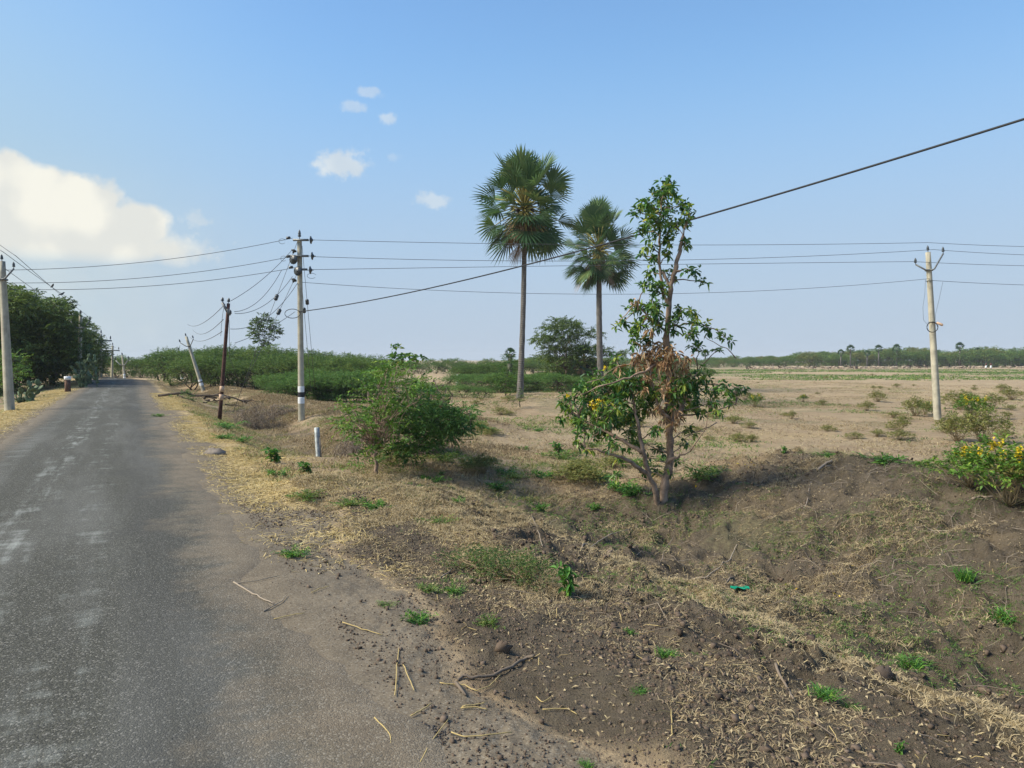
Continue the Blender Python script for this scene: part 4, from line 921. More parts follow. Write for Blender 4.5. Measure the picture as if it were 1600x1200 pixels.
for l, (x0, y0), y1 in (('top', (1449, 379), 381), ('second', (1459, 390), 394), ('third', (1432, 409), 411), ('lowest', (1453, 438), 441)):
    q = plan(MBs, RB, [(x0, y0), (1600, y1)]); d = q[-1] - q[0]; wire(l + ' wire leaving the field pole towards the right edge', [q[0], q[0] + d * 2.6], .009, sag=.12)
LW = [P(8, 422, LB_[1]), P(10, 442, LB_[1]), P(14, 452, LB_[1])]
for l, (x, y), e, mid in (('highest of three wires crossing the road', (457, 372), LW[0], (230, 398)), ('middle one of three wires crossing the road', (449, 402), LW[1], (230, 424)), ('lowest of three wires crossing the road', (462, 418), LW[2], (230, 438))):
    a = P(x, y, MBs[1]); wire(l + ' from insulator pole to left pole', [a, e], .009, sag=.25)
for l, a, b, sg in (('upper wire slanting from the left edge to the arm of the near left pole', (-60, 335, 25), (25, 400, 37), .05), ('lower wire slanting from the left edge to the top pin of the near left pole', (-60, 350, 25), (4, 393, 37), .05)):
    wire(l, [P(*a), P(b[0], b[1], LB_[1])], .010, sag=sg)
for l, a, b in (('rightmost wire running down the left verge from the near pole', (25, 400), (137, 494)), ('middle wire running down the left verge from the near pole', (4, 393), (126, 478)), ('leftmost wire running down the left verge from the near pole', (-16, 402), (115, 494))):
    wire(l, [P(a[0], a[1], LB_[1]), P(b[0], b[1], PB[1])], .010, sag=.06)
for l, a, b in (('upper wire between the two farther verge poles', (137, 494), (164, 523)), ('lower wire between the two farther verge poles', (126, 497), (150, 527)), ('thin wire on to the plain cross arm pole', (164, 523), (181, 543))):
    wire(l, [P(a[0], a[1], PB[1] if a[0] < 150 else QB[1]), P(b[0], b[1], QB[1] if b[0] < 170 else 76)], .010, sag=.25)
# service wires to rusty pole and leaning pole
ms, ls_, lp = MBs[1], SB[1], b[1] if False else LPt[1]
sw = [((456, 391), (361, 470), .15), ((440, 422), (366, 487), .35), ((457, 432), (367, 490), .35), ((465, 442), (360, 514), .45), ((461, 487), (367, 536), .1)]
names = ['highest service wire', 'second service wire', 'third service wire', 'fourth service wire', 'lowest service wire']
for n_, (a, b2, sg) in zip(names, sw): wire(n_ + ' dropping from the insulator pole to the rusty pole', [P(a[0], a[1], ms), P(b2[0], b2[1], ls_)], .009, sag=sg)
for n_, a, b2, sg in (('highest', (352, 475), (293, 507), .35), ('middle', (349, 499), (301, 515), .4), ('lowest', (347, 518), (297, 527), .3)):
    wire(n_ + ' sagging wire from the rusty pole to the leaning concrete pole', [P(a[0], a[1], ls_), P(b2[0], b2[1], lp)], .011, sag=sg)
wire('loose wire hanging from the arm of the rusty pole', plan(SB, SB + np.array([1, 0, 0]), [(352, 478), (347, 500), (345, 525)]), .007, cat='loose wire')
wire('thin stay wire slanting from the rusty pole into the green shrubs', [P(358, 500, ls_), P(359, 560, ls_ + .5), P(376, 602, ls_ + 1.5)], .007, cat='stay wire', name='stay_wire')
# stays with strain insulators
for l, a, b2, ins in (('stay wire on the right of the insulator pole with a higher insulator', (472, 384), (492, 606), (480, 464)), ('stay wire on the right of the insulator pole with a lower insulator', (470, 425), (486, 612), (477, 479)),
        ('long stay wire on the left of the insulator pole from its top arm', (465, 377), (414, 512), (427, 466)), ('lower stay wire on the left of the insulator pole', (466, 424), (424, 512), (431, 488))):
    A1, B1 = P(a[0], a[1], ms), P(b2[0], b2[1], ms + (4 if b2[0] > 450 else -1.2))
    if b2[0] < 450:
        d = B1 - A1; B1 = A1 + d * 1.9; B1[2] = max(B1[2], hz(B1[0], B1[1]))
    rt = empty('stay_wire', A1, l, 'stay wire'); k = MB(); k.tube([np.zeros(3), B1 - A1], .008, 5); k.build('wire_strand', M['wire'], rt)
    f = (ins[1] - a[1]) / (P_ if False else (b2[1] - a[1])); f = f / (1.9 if b2[0] < 450 else 1)
    c = (B1 - A1) * f; dv = (B1 - A1) / np.linalg.norm(B1 - A1)
    k = MB(); k.lathe(c - dv * .12, dv, [(0, .02), (.03, .065), (.1, .07), (.12, .05), (.14, .07), (.21, .065), (.24, .02)], 8); k.build('strain_insulator', M['porcelain'], rt, True)
    if a[0] < 468:
        k = MB(); k.lathe(dv * .35, dv, [(0, .02), (.03, .10), (.05, .10), (.08, .04), (.14, .03)], 8); k.build('insulator', M['porcelain'], rt, True)
# heavy cable rising over the viewer to the right
A0 = P(465, 486, ms); Bn = np.array([6.1, 8.2]); q = plan(A0, [Bn[0], Bn[1]], [(465, 486), (560, 477), (700, 440), (840, 411), (1000, 368), (1200, 303), (1400, 246), (1600, 192)])
ext = q[-1] + (q[-1] - q[-2]) * 14
o = wire('thick black cable climbing from the insulator pole to the upper right edge', np.vstack([q, ext]), .016, 'cable', cat='cable', name='overhead_cable')
for l, a, b2 in (('thin dropper wire curving down left of the field pole', [(1446, 436), (1445, 460), (1442, 480), (1443, 500), (1450, 508)], 0), ('thin dropper wire slanting from the right wire clamp down to the field pole', [(1473, 441), (1468, 465), (1462, 490), (1461, 505)], 0)):
    wire(l, [P(x, y, RB[1] - .1) for x, y in a], .006, cat='wire')

# ------------------------------------------------------------------ skin-modifier creatures
def skin(name, verts, edges, radii, sub=1):
    me = bpy.data.meshes.new(name); me.from_pydata([tuple(v) for v in verts], edges, []); o = bpy.data.objects.new(name, me); COL.objects.link(o)
    o.modifiers.new('s', 'SKIN'); sb = o.modifiers.new('u', 'SUBSURF'); sb.levels = sub; sb.render_levels = sub
    for v, r in zip(me.skin_vertices[0].data, radii): v.radius = (r, r) if isinstance(r, (int, float)) else r
    me.skin_vertices[0].data[0].use_root = True
    dg = bpy.context.evaluated_depsgraph_get(); m2 = bpy.data.meshes.new_from_object(o.evaluated_get(dg)); bpy.data.objects.remove(o); m2.name = name
    return m2
SHV = [(0, 0, .62), (.28, 0, .64), (-.3, 0, .62), (.45, 0, .74), (.58, 0, .82), (.72, 0, .76), (.28, .12, .45), (.28, .12, .22), (.28, .12, .02), (.28, -.12, .45), (.28, -.12, .22), (.28, -.12, .02), (-.32, .13, .45), (-.36, .13, .24), (-.33, .13, .02), (-.32, -.13, .45), (-.36, -.13, .24), (-.33, -.13, .02), (-.46, 0, .58), (-.5, 0, .42), (.56, .1, .8), (.56, -.1, .8)]
SHE = [(0, 1), (0, 2), (1, 3), (3, 4), (4, 5), (1, 6), (6, 7), (7, 8), (1, 9), (9, 10), (10, 11), (2, 12), (12, 13), (13, 14), (2, 15), (15, 16), (16, 17), (2, 18), (18, 19), (4, 20), (4, 21)]
SHR = [.23, .2, .22, .12, .09, .05, .06, .035, .03, .06, .035, .03, .08, .04, .03, .08, .04, .03, .05, .03, .025, .025]
sheep_m = skin('sheep', SHV, SHE, SHR); sheep_m.materials.append(M['fleece'])
gv = [list(v) for v in SHV]; gv[4] = (.6, 0, .95); gv[5] = (.75, 0, .9); gv[3] = (.45, 0, .8); gv[20] = (.55, .08, 1.02); gv[21] = (.55, -.08, 1.02)
goat_m = skin('goat', gv, SHE, [r * (.8 if i < 3 else .85) for i, r in enumerate(SHR)]); goat_m.materials.append(M['darkfleece'])
def flock():
    n = 0
    for i in range(150):
        px = rng.uniform(1166, 1545) if i > 8 else rng.uniform(1560, 1620)
        if 1458 < px < 1474 and rng.random() < .5: continue
        Yd = 178 + rng.uniform(-7, 9) + (px - 1166) / 380 * 12
        x = P(px, 562, Yd)[0]; dark = rng.random() < .14
        o = bpy.data.objects.new('goat' if dark else 'sheep', goat_m if dark else sheep_m); COL.objects.link(o)
        o.location = (x, Yd, hz(x, Yd) - .0); o.rotation_euler = (0, 0, rng.choice([0, math.pi]) + rng.normal() * .5); s_ = rng.uniform(.75, 1.0); o.scale = (s_,) * 3
        if dark: tag(o, 'dark brown goat standing in the long flock before the far trees', 'goat', 'dark goats in the flock')
        else: tag(o, 'cream sheep in the long flock line before the far trees', 'sheep', 'cream sheep of the flock')
flock()
def herder(px, Yd, label, rz):
    x = P(px, 562, Yd)[0]; root = empty('person', gz(x, Yd), label, 'person', None, rz)
    hv = [(0, 0, .95), (0, 0, 1.2), (0, 0, 1.42), (0, 0, 1.52), (0, .02, 1.66), (.17, 0, 1.4), (.24, .02, 1.12), (.2, .18, .95), (-.17, 0, 1.4), (-.25, 0, 1.12), (-.24, .05, .86), (.1, 0, .9), (.11, .02, .48), (.11, 0, .05), (.11, .12, .03), (-.1, 0, .9), (-.12, 0, .48), (-.12, -.03, .05), (-.12, .1, .03)]
    he = [(0, 1), (1, 2), (2, 3), (3, 4), (2, 5), (5, 6), (6, 7), (2, 8), (8, 9), (9, 10), (0, 11), (11, 12), (12, 13), (13, 14), (0, 15), (15, 16), (16, 17), (17, 18)]
    m_ = skin('body', hv, he, [.13, .13, .12, .055, .1, .05, .042, .035, .05, .042, .035, .08, .06, .04, .035, .08, .06, .04, .035]); m_.materials.append(M['skin'])
    o = bpy.data.objects.new('body', m_); COL.objects.link(o); o.parent = root
    k = MB(); k.tube([(0, 0, .32), (0, 0, .6), (0, 0, .95), (0, 0, 1.02)], [.23, .21, .17, .16], 12); k.build('wrap_cloth', M['whitepaint'], root, True)
    k = MB(); k.tube([(0, 0, 1.0), (0, 0, 1.2), (0, 0, 1.42), (0, 0, 1.48)], [.17, .175, .18, .09], 12); k.build('shirt', simple('dark shirt', (.09, .035, .03), .9), root, True)
    k = MB(); k.ellipsoid((0, .01, 1.72), (.11, .12, .08), .5, 10, 6); k.build('hair', M['blackpaint'], root, True)
herder(1541, 182, 'left one of two people in white wraps at the right end of the flock', .3)
herder(1548.5, 181, 'right one of two people in white wraps at the right end of the flock', 2.6)
def bird(p, label, s_=1, rz=0):
    v = [(0, 0, 0), (.07, 0, .03), (.12, 0, .09), (.17, 0, .085), (-.09, 0, -.04), (-.22, 0, -.11), (.01, .02, -.07), (.01, -.02, -.07)]
    m_ = skin('bird', v, [(0, 1), (1, 2), (2, 3), (0, 4), (4, 5), (0, 6), (0, 7)], [.06, .055, .035, .008, .04, .012, .008, .008]); m_.materials.append(M['feather'])
    o = bpy.data.objects.new('bird', m_); COL.objects.link(o); o.location = p; o.rotation_euler = (0, 0, rz); o.scale = (s_,) * 3; tag(o, label, 'bird')
def online(a, b, sg, t): a = np.array(a); b = np.array(b); q = a + (b - a) * t; q[2] -= sg * 4 * t * (1 - t); return q
qa = online(P(25, 400, LB_[1]), P(137, 494, PB[1]), .06, .46); bird(qa + [0, 0, .09], 'dark bird on the rightmost wire above the left trees', .85, 1)
qa = online(P(4, 393, LB_[1]), P(126, 478, PB[1]), .06, .46); bird(qa + [0, 0, .09], 'dark bird on the middle wire above the left trees, left of the other bird', .85, -.6)

# ------------------------------------------------------------------ verge objects
# marker post
b = G(498, 737); b = gz(P(498, 562, 15.6)[0], 15.6); t = P(495, 668, b[1]); A, L = frame(b, t, .35)
root = empty('marker_post', b, 'short pale stone post standing in the ditch below the insulator pole', 'marker post')
k = MB(); n = 8
for i in range(n):
    pass
rad = np.linspace(.066, .056, 9) * (1 + rng.normal(size=9) * .025); k.tube([np.array([0, 0, z]) @ A for z in np.linspace(-.1, L, 9)], rad, 4); k.build('post', M['palestone'], root)
k = MB(); k.box(np.array([.04, -.04, L * .5]) @ A, (.02, .012, L * .6), A.T); k.build('chipped_edge', M['rock'], root)
for (px, py, tp, l) in ((714, 603, 585, 'small white marker post on the bank left of the tall palm'), (686, 600, 588, 'thin tan stake in the middle field left of the white post')):
    b = G(px, py); k = MB(); h = P(px, tp, b[1])[2] - b[2]; r_ = .13 if px == 714 else .05; k.tube([(0, 0, -.1), (.01, 0, h * .5), (0, .01, h * .97), (0, 0, h)], [r_, r_ * .95, r_ * .9, r_ * .6], 6); o = k.build('field_post', M['whitepaint' if px == 714 else 'tan'], origin=(0, 0, 0)); o.location = b; tag(o, l, 'post')
b = G(106, 612); k = MB(); root = empty('painted_post', b, 'brown post with a white painted top under the big dark tree', 'post'); k.tube([(0, 0, -.1), (0, 0, .35), (0, 0, .62)], [.17, .16, .155], 4); k.build('post', simple('brown post', (.12, .07, .05), .9), root)
k = MB(); k.tube([(0, 0, .62), (0, 0, .80)], [.19, .185], 4); k.build('white_cap', M['whitepaint'], root)
# prickly pears
def prickly(px, py, h, n, label):
    b = G(px, py); root = empty('prickly_pear', b, label, 'cactus'); k = MB()
    nodes = [(np.array([i * h * .07 - h * .21, rng.normal() * h * .08, 0.]), np.array([0, 0, 1.])) for i in range(7)]
    for i in range(n):
        j = rng.integers(max(0, len(nodes) - 14), len(nodes)) if rng.random() < .8 else 0; p, d0 = nodes[j]
        d = d0 * .5 + rng.normal(size=3) * .5 + [0, 0, .6]; d /= np.linalg.norm(d); r = rng.uniform(.10, .16); 
        if p[2] > h or np.hypot(p[0], p[1]) > h * .7: continue
        sd_ = np.cross(d, rng.normal(size=3)); sd_ /= np.linalg.norm(sd_); nn = np.cross(sd_, d)
        k.ellipsoid(p + d * r, (r * .72, .025, r), rng.random(), 8, 6, [sd_, nn, d]); nodes.append((p + d * r * 1.85, d))
    k.build('pads', M['cactus'], root, True)
prickly(140, 606, 1.9, 150, 'clump of grey green prickly pear behind the verge pole')
prickly(150, 600, 1.7, 90, 'smaller prickly pear clump right of the verge pole')
prickly(44, 628, .8, 70, 'low prickly pear clump right of the near left pole')

# ------------------------------------------------------------------ weeds and field plants (prototypes in local coordinates)
def weed(name, kind, h, r, seed, mt, label='x', cat='weed', flowers=0):
    global rng
    keep = rng; rng = np.random.default_rng(seed); root = empty(name, (0, 0, -50), label, cat); st, lv = MB(), MB(); ends = []
    if kind == 'feather':
        n = int(26); a = rng.uniform(0, 6.28, n); D = np.stack([np.cos(a), np.sin(a), rng.uniform(.3, 1.6, n)], -1); D /= np.linalg.norm(D, axis=1)[:, None]
        L = rng.uniform(.5, 1.05, n) * h; p0 = rng.normal(size=(n, 3)) * [r * .15, r * .15, 0]; D[:, :2] *= r / h
        sprays(lv, st, p0, D, L, 16, h * .22, h * .055, 'd', .25, 1.0, .5, .3, .0025)
        ends = p0 + D * L[:, None]
    elif kind == 'broad':
        n = 7
        for i in range(n):
            a = rng.uniform(0, 6.28); e = np.array([math.cos(a) * r * rng.uniform(.2, 1), math.sin(a) * r * rng.uniform(.2, 1), h * rng.uniform(.5, 1)]); q = branch(st, [0, 0, -.02], e, .006, .003, .05, .04, 5, 4)
            m_ = 9; pp = q[rng.integers(1, 5, m_)]; lv.leaves(pp, rnd_dirs(m_, .2), rng.uniform(.25, .4, m_) * h, rng.uniform(.10, .16, m_) * h, np.clip(rng.normal(.5, .25, m_), 0, 1), 'l', .3)
            ends.append(e)
    elif kind == 'grass':
        n = 150; a = rng.uniform(0, 6.28, n); D = np.stack([np.cos(a) * .6, np.sin(a) * .6, rng.uniform(.4, 1.5, n)], -1); p0 = rng.normal(size=(n, 3)) * [r * .3, r * .3, 0]
        lv.leaves(p0, D, rng.uniform(.5, 1.1, n) * h, .006 + h * .02, np.clip(rng.normal(.5, .25, n), 0, 1), 'b', .3)
        st.tube([(0, 0, -.02), (0, 0, h * .2)], [.004, .002], 4); ends = [np.array([0, 0, h * .5])]
    else:   # bushy senna like shrub
        n = 34
        for i in range(n):
            a = rng.uniform(0, 6.28); f = rng.uniform(.1, 1); e = np.array([math.cos(a) * r * f, math.sin(a) * r * f, h * (1 - .45 * f * f) * rng.uniform(.55, 1)]); branch(st, [0, 0, -.02], e, .010, .003, .05, .04, 6, 4); ends.append(e)
            clump(lv, st, e, r * .22, 9, h * .16, 8, h * .085, h * .034, 'd', .8, .3, .5, twig=.002)
    st.build('stems', M['drygrass'] if kind != 'grass' else M['greengrass'], root); lv.build('foliage', mt, root)
    if flowers:
        for e in [ends[i] for i in np.argsort([-q[2] for q in ends])[:flowers]]:
            fl = MB(); n = 34; lv_p = np.array(e) + rng.normal(size=(n, 3)) * [.03, .03, .05] + [0, 0, .05]; fl.leaves(lv_p, rnd_dirs(n, .3), .05, .04, rng.random(n), 'd')
            fl.build('flower_cluster', M['flower'], root)
    rng = keep
    return root
wF = weed('feathery_weed', 'feather', .28, .28, 1, M['weed']); wF2 = weed('feathery_weed', 'feather', .28, .34, 2, M['greengrass'])
wB = weed('leafy_weed', 'broad', .40, .22, 3, M['weed']); wG = weed('grass_tuft', 'grass', .3, .2, 4, M['weed'], 'x', 'grass tuft')
wS = weed('field_shrub', 'bush', .8, .8, 5, M['scrub'], 'x', 'shrub'); wS2 = weed('flowering_shrub', 'bush', 1.0, .9, 6, M['shrub'], 'x', 'shrub', 9)
wV = weed('creeper_patch', 'bush', .30, .62, 8, M['vine'], 'x', 'creeper')
def put(proto, px, py, size, label, group=None, sz=None):
    p = G(px, py); base = {'f': .28}.get(0, None)
    h0 = HT[proto.name.split('.')[0]]; hpx = size; hm = hpx * p[1] / F_PX; s_ = hm / h0
    s_ = (s_ * (sz or 1), s_ * (sz or 1), s_)
    return place(proto, USED, (p[0], p[1], p[2] - .01), rng.uniform(0, 6.28), s_, label, group)
HT = {'feathery_weed': .28, 'leafy_weed': .40, 'grass_tuft': .3, 'field_shrub': .8, 'flowering_shrub': 1.0, 'creeper_patch': .30}
for pr, px, py, h, l, sz in [
    (wF, 842, 797, 22, 'small round green weed left of the gully on the bare track', 1), (wF, 930, 795, 18, 'small pale green weed between the track and the leafy tree', 1),
    (wF, 455, 868, 26, 'bright green feathery weed at the asphalt edge beside the bare soil', 1.3), (wF, 657, 972, 38, 'bright green feathery weed in the middle of the near verge', .9),
    (wF2, 668, 922, 22, 'grey green sprig above the bright verge weed', 1), (wF, 705, 925, 24, 'small green sprig right of the twig on the lip of the bank', 1), (wF2, 765, 975, 26, 'dusty green weed on the near slope left of a tilted clod', 1),
    (wF2, 605, 945, 14, 'low faded weed at the left end of the dry verge grass', 1.4), (wB, 886, 930, 50, 'fresh leafy green weed at the right end of the dark creeper', .9), (wB, 1405, 1178, 24, 'lime green seedling near the bottom right of the slope', .9),
    (wG, 1508, 905, 42, 'bright green grass tuft on the face of the mound', .7), (wG, 1042, 1025, 30, 'soft green grass tuft in the middle of the near slope', 1), (wF, 985, 992, 22, 'yellow green sprig beside dead straw on the slope', .7),
    (wF, 680, 758, 32, 'green weed on the pink soil right of the ditch bush', 1), (wF2, 735, 730, 30, 'faded green weed right of the ditch bush higher on the bank', 1.2), (wF, 713, 785, 18, 'small green weed on the edge of the track', 1),
    (wF2, 690, 820, 28, 'green weed behind the pale grass lip', 1.1), (wB, 428, 722, 24, 'bright low leafy plant left of the stone post', 1.6), (wB, 478, 738, 18, 'low bright plant at the foot of the stone post', 1.8), (wF, 432, 742, 20, 'green weed in front of the bright low plant', 1.4),
    (wF2, 545, 790, 26, 'thin green weed on the grassy hump', 1.3), (wF2, 480, 778, 22, 'dull green weed on the left of the grassy hump', 1.5), (wF, 590, 795, 26, 'green weed at the right end of the grassy hump', 1.2), (wG, 915, 1198, 26, 'green and yellow tuft at the bottom edge of the picture', .9),
    (wF, 350, 670, 22, 'green weed at the foot of the rusty pole', 2.0), (wF, 375, 690, 16, 'green weed right of and below the rusty pole', 1.6), (wF, 345, 685, 14, 'green weed left of and below the rusty pole', 1.8), (wF, 250, 651, 10, 'small green weed at the right road edge', 1.4),
    (wB, 872, 710, 20, 'yellow green plant low in the field left of the leafy tree', 1.3), (wF2, 880, 718, 26, 'spreading dull green bush in the field left of the leafy tree', 1.6), (wF2, 1095, 748, 44, 'dark green bush behind the left end of the mound', 1.1),
    (wG, 1000, 1080, 18, 'sparse green grass on the near slope below the cracked clods', 1.4), (wG, 1425, 1040, 34, 'dull green grass patch in the dip of the right slope', 1.3), (wG, 1570, 970, 44, 'olive grass clump at the right edge below the mound', 1.2), (wG, 1290, 1085, 30, 'green grass patch left of the burrow hole', 1.4), (wG, 1330, 1105, 22, 'small green grass patch below the burrow hole', 1.2),
    (wB, 1225, 708, 12, 'small leafy shoot on the crest of the mound left of the dead branch', 1.2), (wF, 1290, 715, 16, 'bluish weed on the crest beside the dead branch', 1.2), (wF, 1375, 725, 30, 'feathery bluish green weed behind the crest of the mound', 1.6), (wF2, 1450, 730, 20, 'low yellow green weed behind the mound crest right of the feathery one', 1.8)]:
    put(pr, px, py, h, l, None, sz)
# dark creeper mat
for px, py, h, sz in ((735, 885, 28, 1.1), (760, 895, 34, 1.0), (785, 900, 36, 1.0), (812, 905, 34, 1.0), (835, 912, 28, .9)): put(wV, px, py, h, 'dark green creeping vine trailing over the lip of the gully', 'creeper patches on the gully lip', sz)
# senna and field shrubs on the right
for pr, px, py, h, l, sz in [
    (wS2, 1575, 790, 96, 'tall yellow flowering shrub on the right end of the mound', .95), (wS2, 1515, 760, 75, 'yellow flowering shrub left of the tallest flowering one, behind the mound', 1.2), (wS, 1625, 790, 80, 'leafy shrub cut by the right edge on the mound', 1.1),
    (wS, 1535, 692, 62, 'broad dark green shrub in the field right of the pole foot', 1.1), (wS, 1495, 690, 50, 'green shrub touching the right of the field pole foot', 1.2), (wS2, 1520, 660, 50, 'flowering shrub behind the dark shrub right of the field pole', 1.2), (wS, 1430, 650, 34, 'green shrub left of the field pole', 1.2), (wS2, 1445, 648, 26, 'small flowering shrub touching the field pole on its left', 1.2),
    (wS, 1500, 640, 34, 'wide green shrub behind the field pole foot on its right', 1.5), (wS, 1550, 638, 26, 'dusky olive shrub in the field far right', 1.6), (wS, 1580, 625, 22, 'olive shrub near the right edge of the field', 1.5), (wS, 1565, 612, 14, 'low brownish shrub near the right edge of the field', 1.6), (wS, 1575, 655, 14, 'small round shrub alone in the bare field at right', 1),
    (wS, 1405, 675, 26, 'green shrub in the field left of the pole with a yellow tip', 1.2), (wS, 1372, 628, 20, 'green shrub in the middle of the right field', 1.4), (wS, 1355, 642, 18, 'fainter shrub just in front of the middle field shrub', 1.4), (wS2, 1180, 636, 24, 'yellow flowering shrub in the field right of the leafy tree', 1.3), (wS, 1285, 633, 10, 'low flat green plant in the right field', 1.8),
    (wS, 1238, 655, 16, 'small faded bush in the right field', 1), (wS, 1365, 609, 8, 'small dark round bush in the right field', 1), (wS, 1175, 690, 14, 'grey green weed bush near the right of the leafy tree', 1.3), (wS2, 1255, 628, 14, 'small yellow tinged bush in the right field', 1.2), (wS, 1165, 625, 16, 'low green bush behind the right twigs of the leafy tree', 1.4)]:
    put(pr, px, py, h * (.8 if px < 1565 or py < 700 else 1), l, None, sz * (.75 if py < 700 else 1))
n = 0
while n < 95:
    px, py = rng.uniform(640, 1640), 574 + 120 * rng.random() ** 1.6
    p = G(px, py); u, s_ = us(p[0], p[1])
    if u < 7 or p[1] < 16 or p[1] > 170 : continue
    hm = rng.uniform(.10, .34); sc_ = hm / .8 * rng.uniform(.9, 1.1)
    place(wS, USED, (p[0], p[1], p[2] - .02), rng.uniform(0, 6.28), (sc_ * 1.5, sc_ * 1.5, sc_), 'one of many low olive weeds scattered over the dry field', 'low weeds scattered over the dry field'); n += 1
n = 0
while n < 60:
    px, py = rng.uniform(560, 1060), rng.uniform(640, 775)
    p = G(px, py); u, s_ = us(p[0], p[1])
    if u < 3: continue
    hm = rng.uniform(.10, .34); pr = (wF2, wS, wF)[n % 3]; sc_ = hm / HT[pr.name.split('.')[0]]
    place(pr, USED, (p[0], p[1], p[2] - .02), rng.uniform(0, 6.28), (sc_ * 1.3, sc_ * 1.3, sc_), 'one of many small green weeds on the bank between ditch and leafy tree', 'small weeds on the bank before the palms'); n += 1
# greyish dead bush by the rusty pole
def deadbush(px, py, rpx, hpx, label, n=420, name='dead_bush'):
    b = G(px, py); r = rpx * b[1] / F_PX; h = hpx * b[1] / F_PX; root = empty(name, b, label, 'dead bush'); k, k2 = MB(), MB()
    for i in range(30):
        d = rnd_dirs(1, .6)[0]; d[2] = abs(d[2]); branch(k, rng.normal(size=3) * [r * .3, r * .3, 0], d * [r, r, h] * rng.uniform(.5, 1), .012, .004, .1, .06, 6, 4)
    q = rnd_dirs(n) * (rng.random((n, 1)) ** .4) * [r, r, h]; q[:, 2] = abs(q[:, 2]); D = rnd_dirs(n, .2)
    k2.leaves(q, D, rng.uniform(.15, .45, n), .008, np.clip(rng.normal(.35, .25, n), 0, 1), 'b', .3)
    k.build('branches', M['twig'], root); k2.build('twigs', M['twig'], root)
deadbush(398, 672, 44, 46, 'grey leafless thorn bush right of the rusty pole', 2600)
deadbush(440, 650, 30, 22, 'low grey thorn tangle between the rusty pole and the insulator pole', 1000)
deadbush(735, 612, 26, 16, 'low grey leafless scrub left of the tall palm', 700)
deadbush(560, 712, 40, 30, 'brown dry tangle in the ditch under the leafy bush', 1500)
deadbush(660, 712, 34, 22, 'brown dry tangle on the bank under the feathery bush', 1000)
# felled branches by the road
b = G(318, 634); root = empty('fallen_branch', b, 'dark fallen branch with greyish limbs lying beyond the rusty pole', 'fallen branch'); k, k2 = MB(), MB()
for i in range(16):
    a = np.array([rng.uniform(-2.0, 1.9), rng.uniform(-.4, .4), rng.uniform(.05, .35)]); branch(k, a, a + [rng.uniform(-1.4, 1.4), rng.normal() * .3, rng.uniform(-.1, .25)], rng.uniform(.02, .06), .01, .05, .04, 6, 5)
branch(k, [-2.0, 0, .45], [1.9, .1, .12], .06, .03, .05, .02, 8, 7); n = 260
clump(k2, None, [-.9, -.1, .35], .55, 60, .3, 10, .10, .035, 'd', .5, .1, .2); k.build('limbs', M['barkdark'], root); k2.build('foliage', M['thornlight'], root)
b = G(335, 709); k = MB(); V0 = len(k.v)
def rockmesh(k, c, r, tint=.5, nu=10, nv=7):
    th = np.linspace(.05, math.pi - .05, nv + 1); ph = np.arange(nu) / nu * 2 * math.pi
    V = np.stack([np.sin(th)[:, None] * np.cos(ph), np.sin(th)[:, None] * np.sin(ph), np.cos(th)[:, None] * np.ones(nu)], -1).reshape(-1, 3)
    V *= (1 + rng.normal(size=(len(V), 1)) * (.11 if nu > 8 else .22)); V = V * np.array(r) + np.array(c)
    i = np.arange(nv)[:, None] * nu; j = np.arange(nu)[None]; q = (j + 1) % nu; k.add(V, np.stack([i + j, i + nu + j, i + nu + q, i + q], -1).reshape(-1, 4), tint)
rockmesh(k, (0, 0, .0), (.20, .15, .10)); o = k.build('rock', M['rock'], smooth=True, origin=(0, 0, 0)); o.location = b; tag(o, 'smooth grey boulder on the straw covered right verge', 'rock')
b = G(1380, 1058); k = MB(); rockmesh(k, (0, 0, .02), (.055, .05, .05)); o = k.build('clod', M['barkdark'], origin=(0, 0, 0)); o.location = b; tag(o, 'dark brown clod on the pale straw of the lower right slope', 'clod')
b = G(785, 1018); k = MB(); rockmesh(k, (0, 0, .02), (.050, .035, .036), .5, 7, 5); o = k.build('clod', M['clod'], origin=(0, 0, 0)); o.location = b; tag(o, 'tilted grey brown clod above the dark root on the near slope', 'clod')
# green plastic scrap
b = G(1156, 921); k = MB(); n = 9; a = np.linspace(0, 2 * math.pi, n, endpoint=False); rr_ = .055 * rng.uniform(.6, 1.2, n)
xs = np.linspace(-1, 1, 7); gxx, gyy = np.meshgrid(xs, xs); V = np.stack([gxx * .085, gyy * .035 * (1 - .4 * gxx ** 2), .02 + .012 * np.sin(gxx * 7) * np.cos(gyy * 4) + rng.normal(size=gxx.shape) * .004], -1).reshape(-1, 3)
i = np.arange(6)[:, None] * 7; j = np.arange(6)[None]; k.add(V, np.stack([i + j, i + j + 1, i + j + 8, i + j + 7], -1).reshape(-1, 4)); V2 = V.copy(); V2[:, 2] -= .004; k.add(V2, np.stack([i + j, i + j + 1, i + j + 8, i + j + 7], -1).reshape(-1, 4))
o = k.build('plastic_scrap', M['plastic'], origin=(0, 0, 0)); o.location = b; tag(o, 'crumpled green plastic scrap lying in the gully', 'litter')
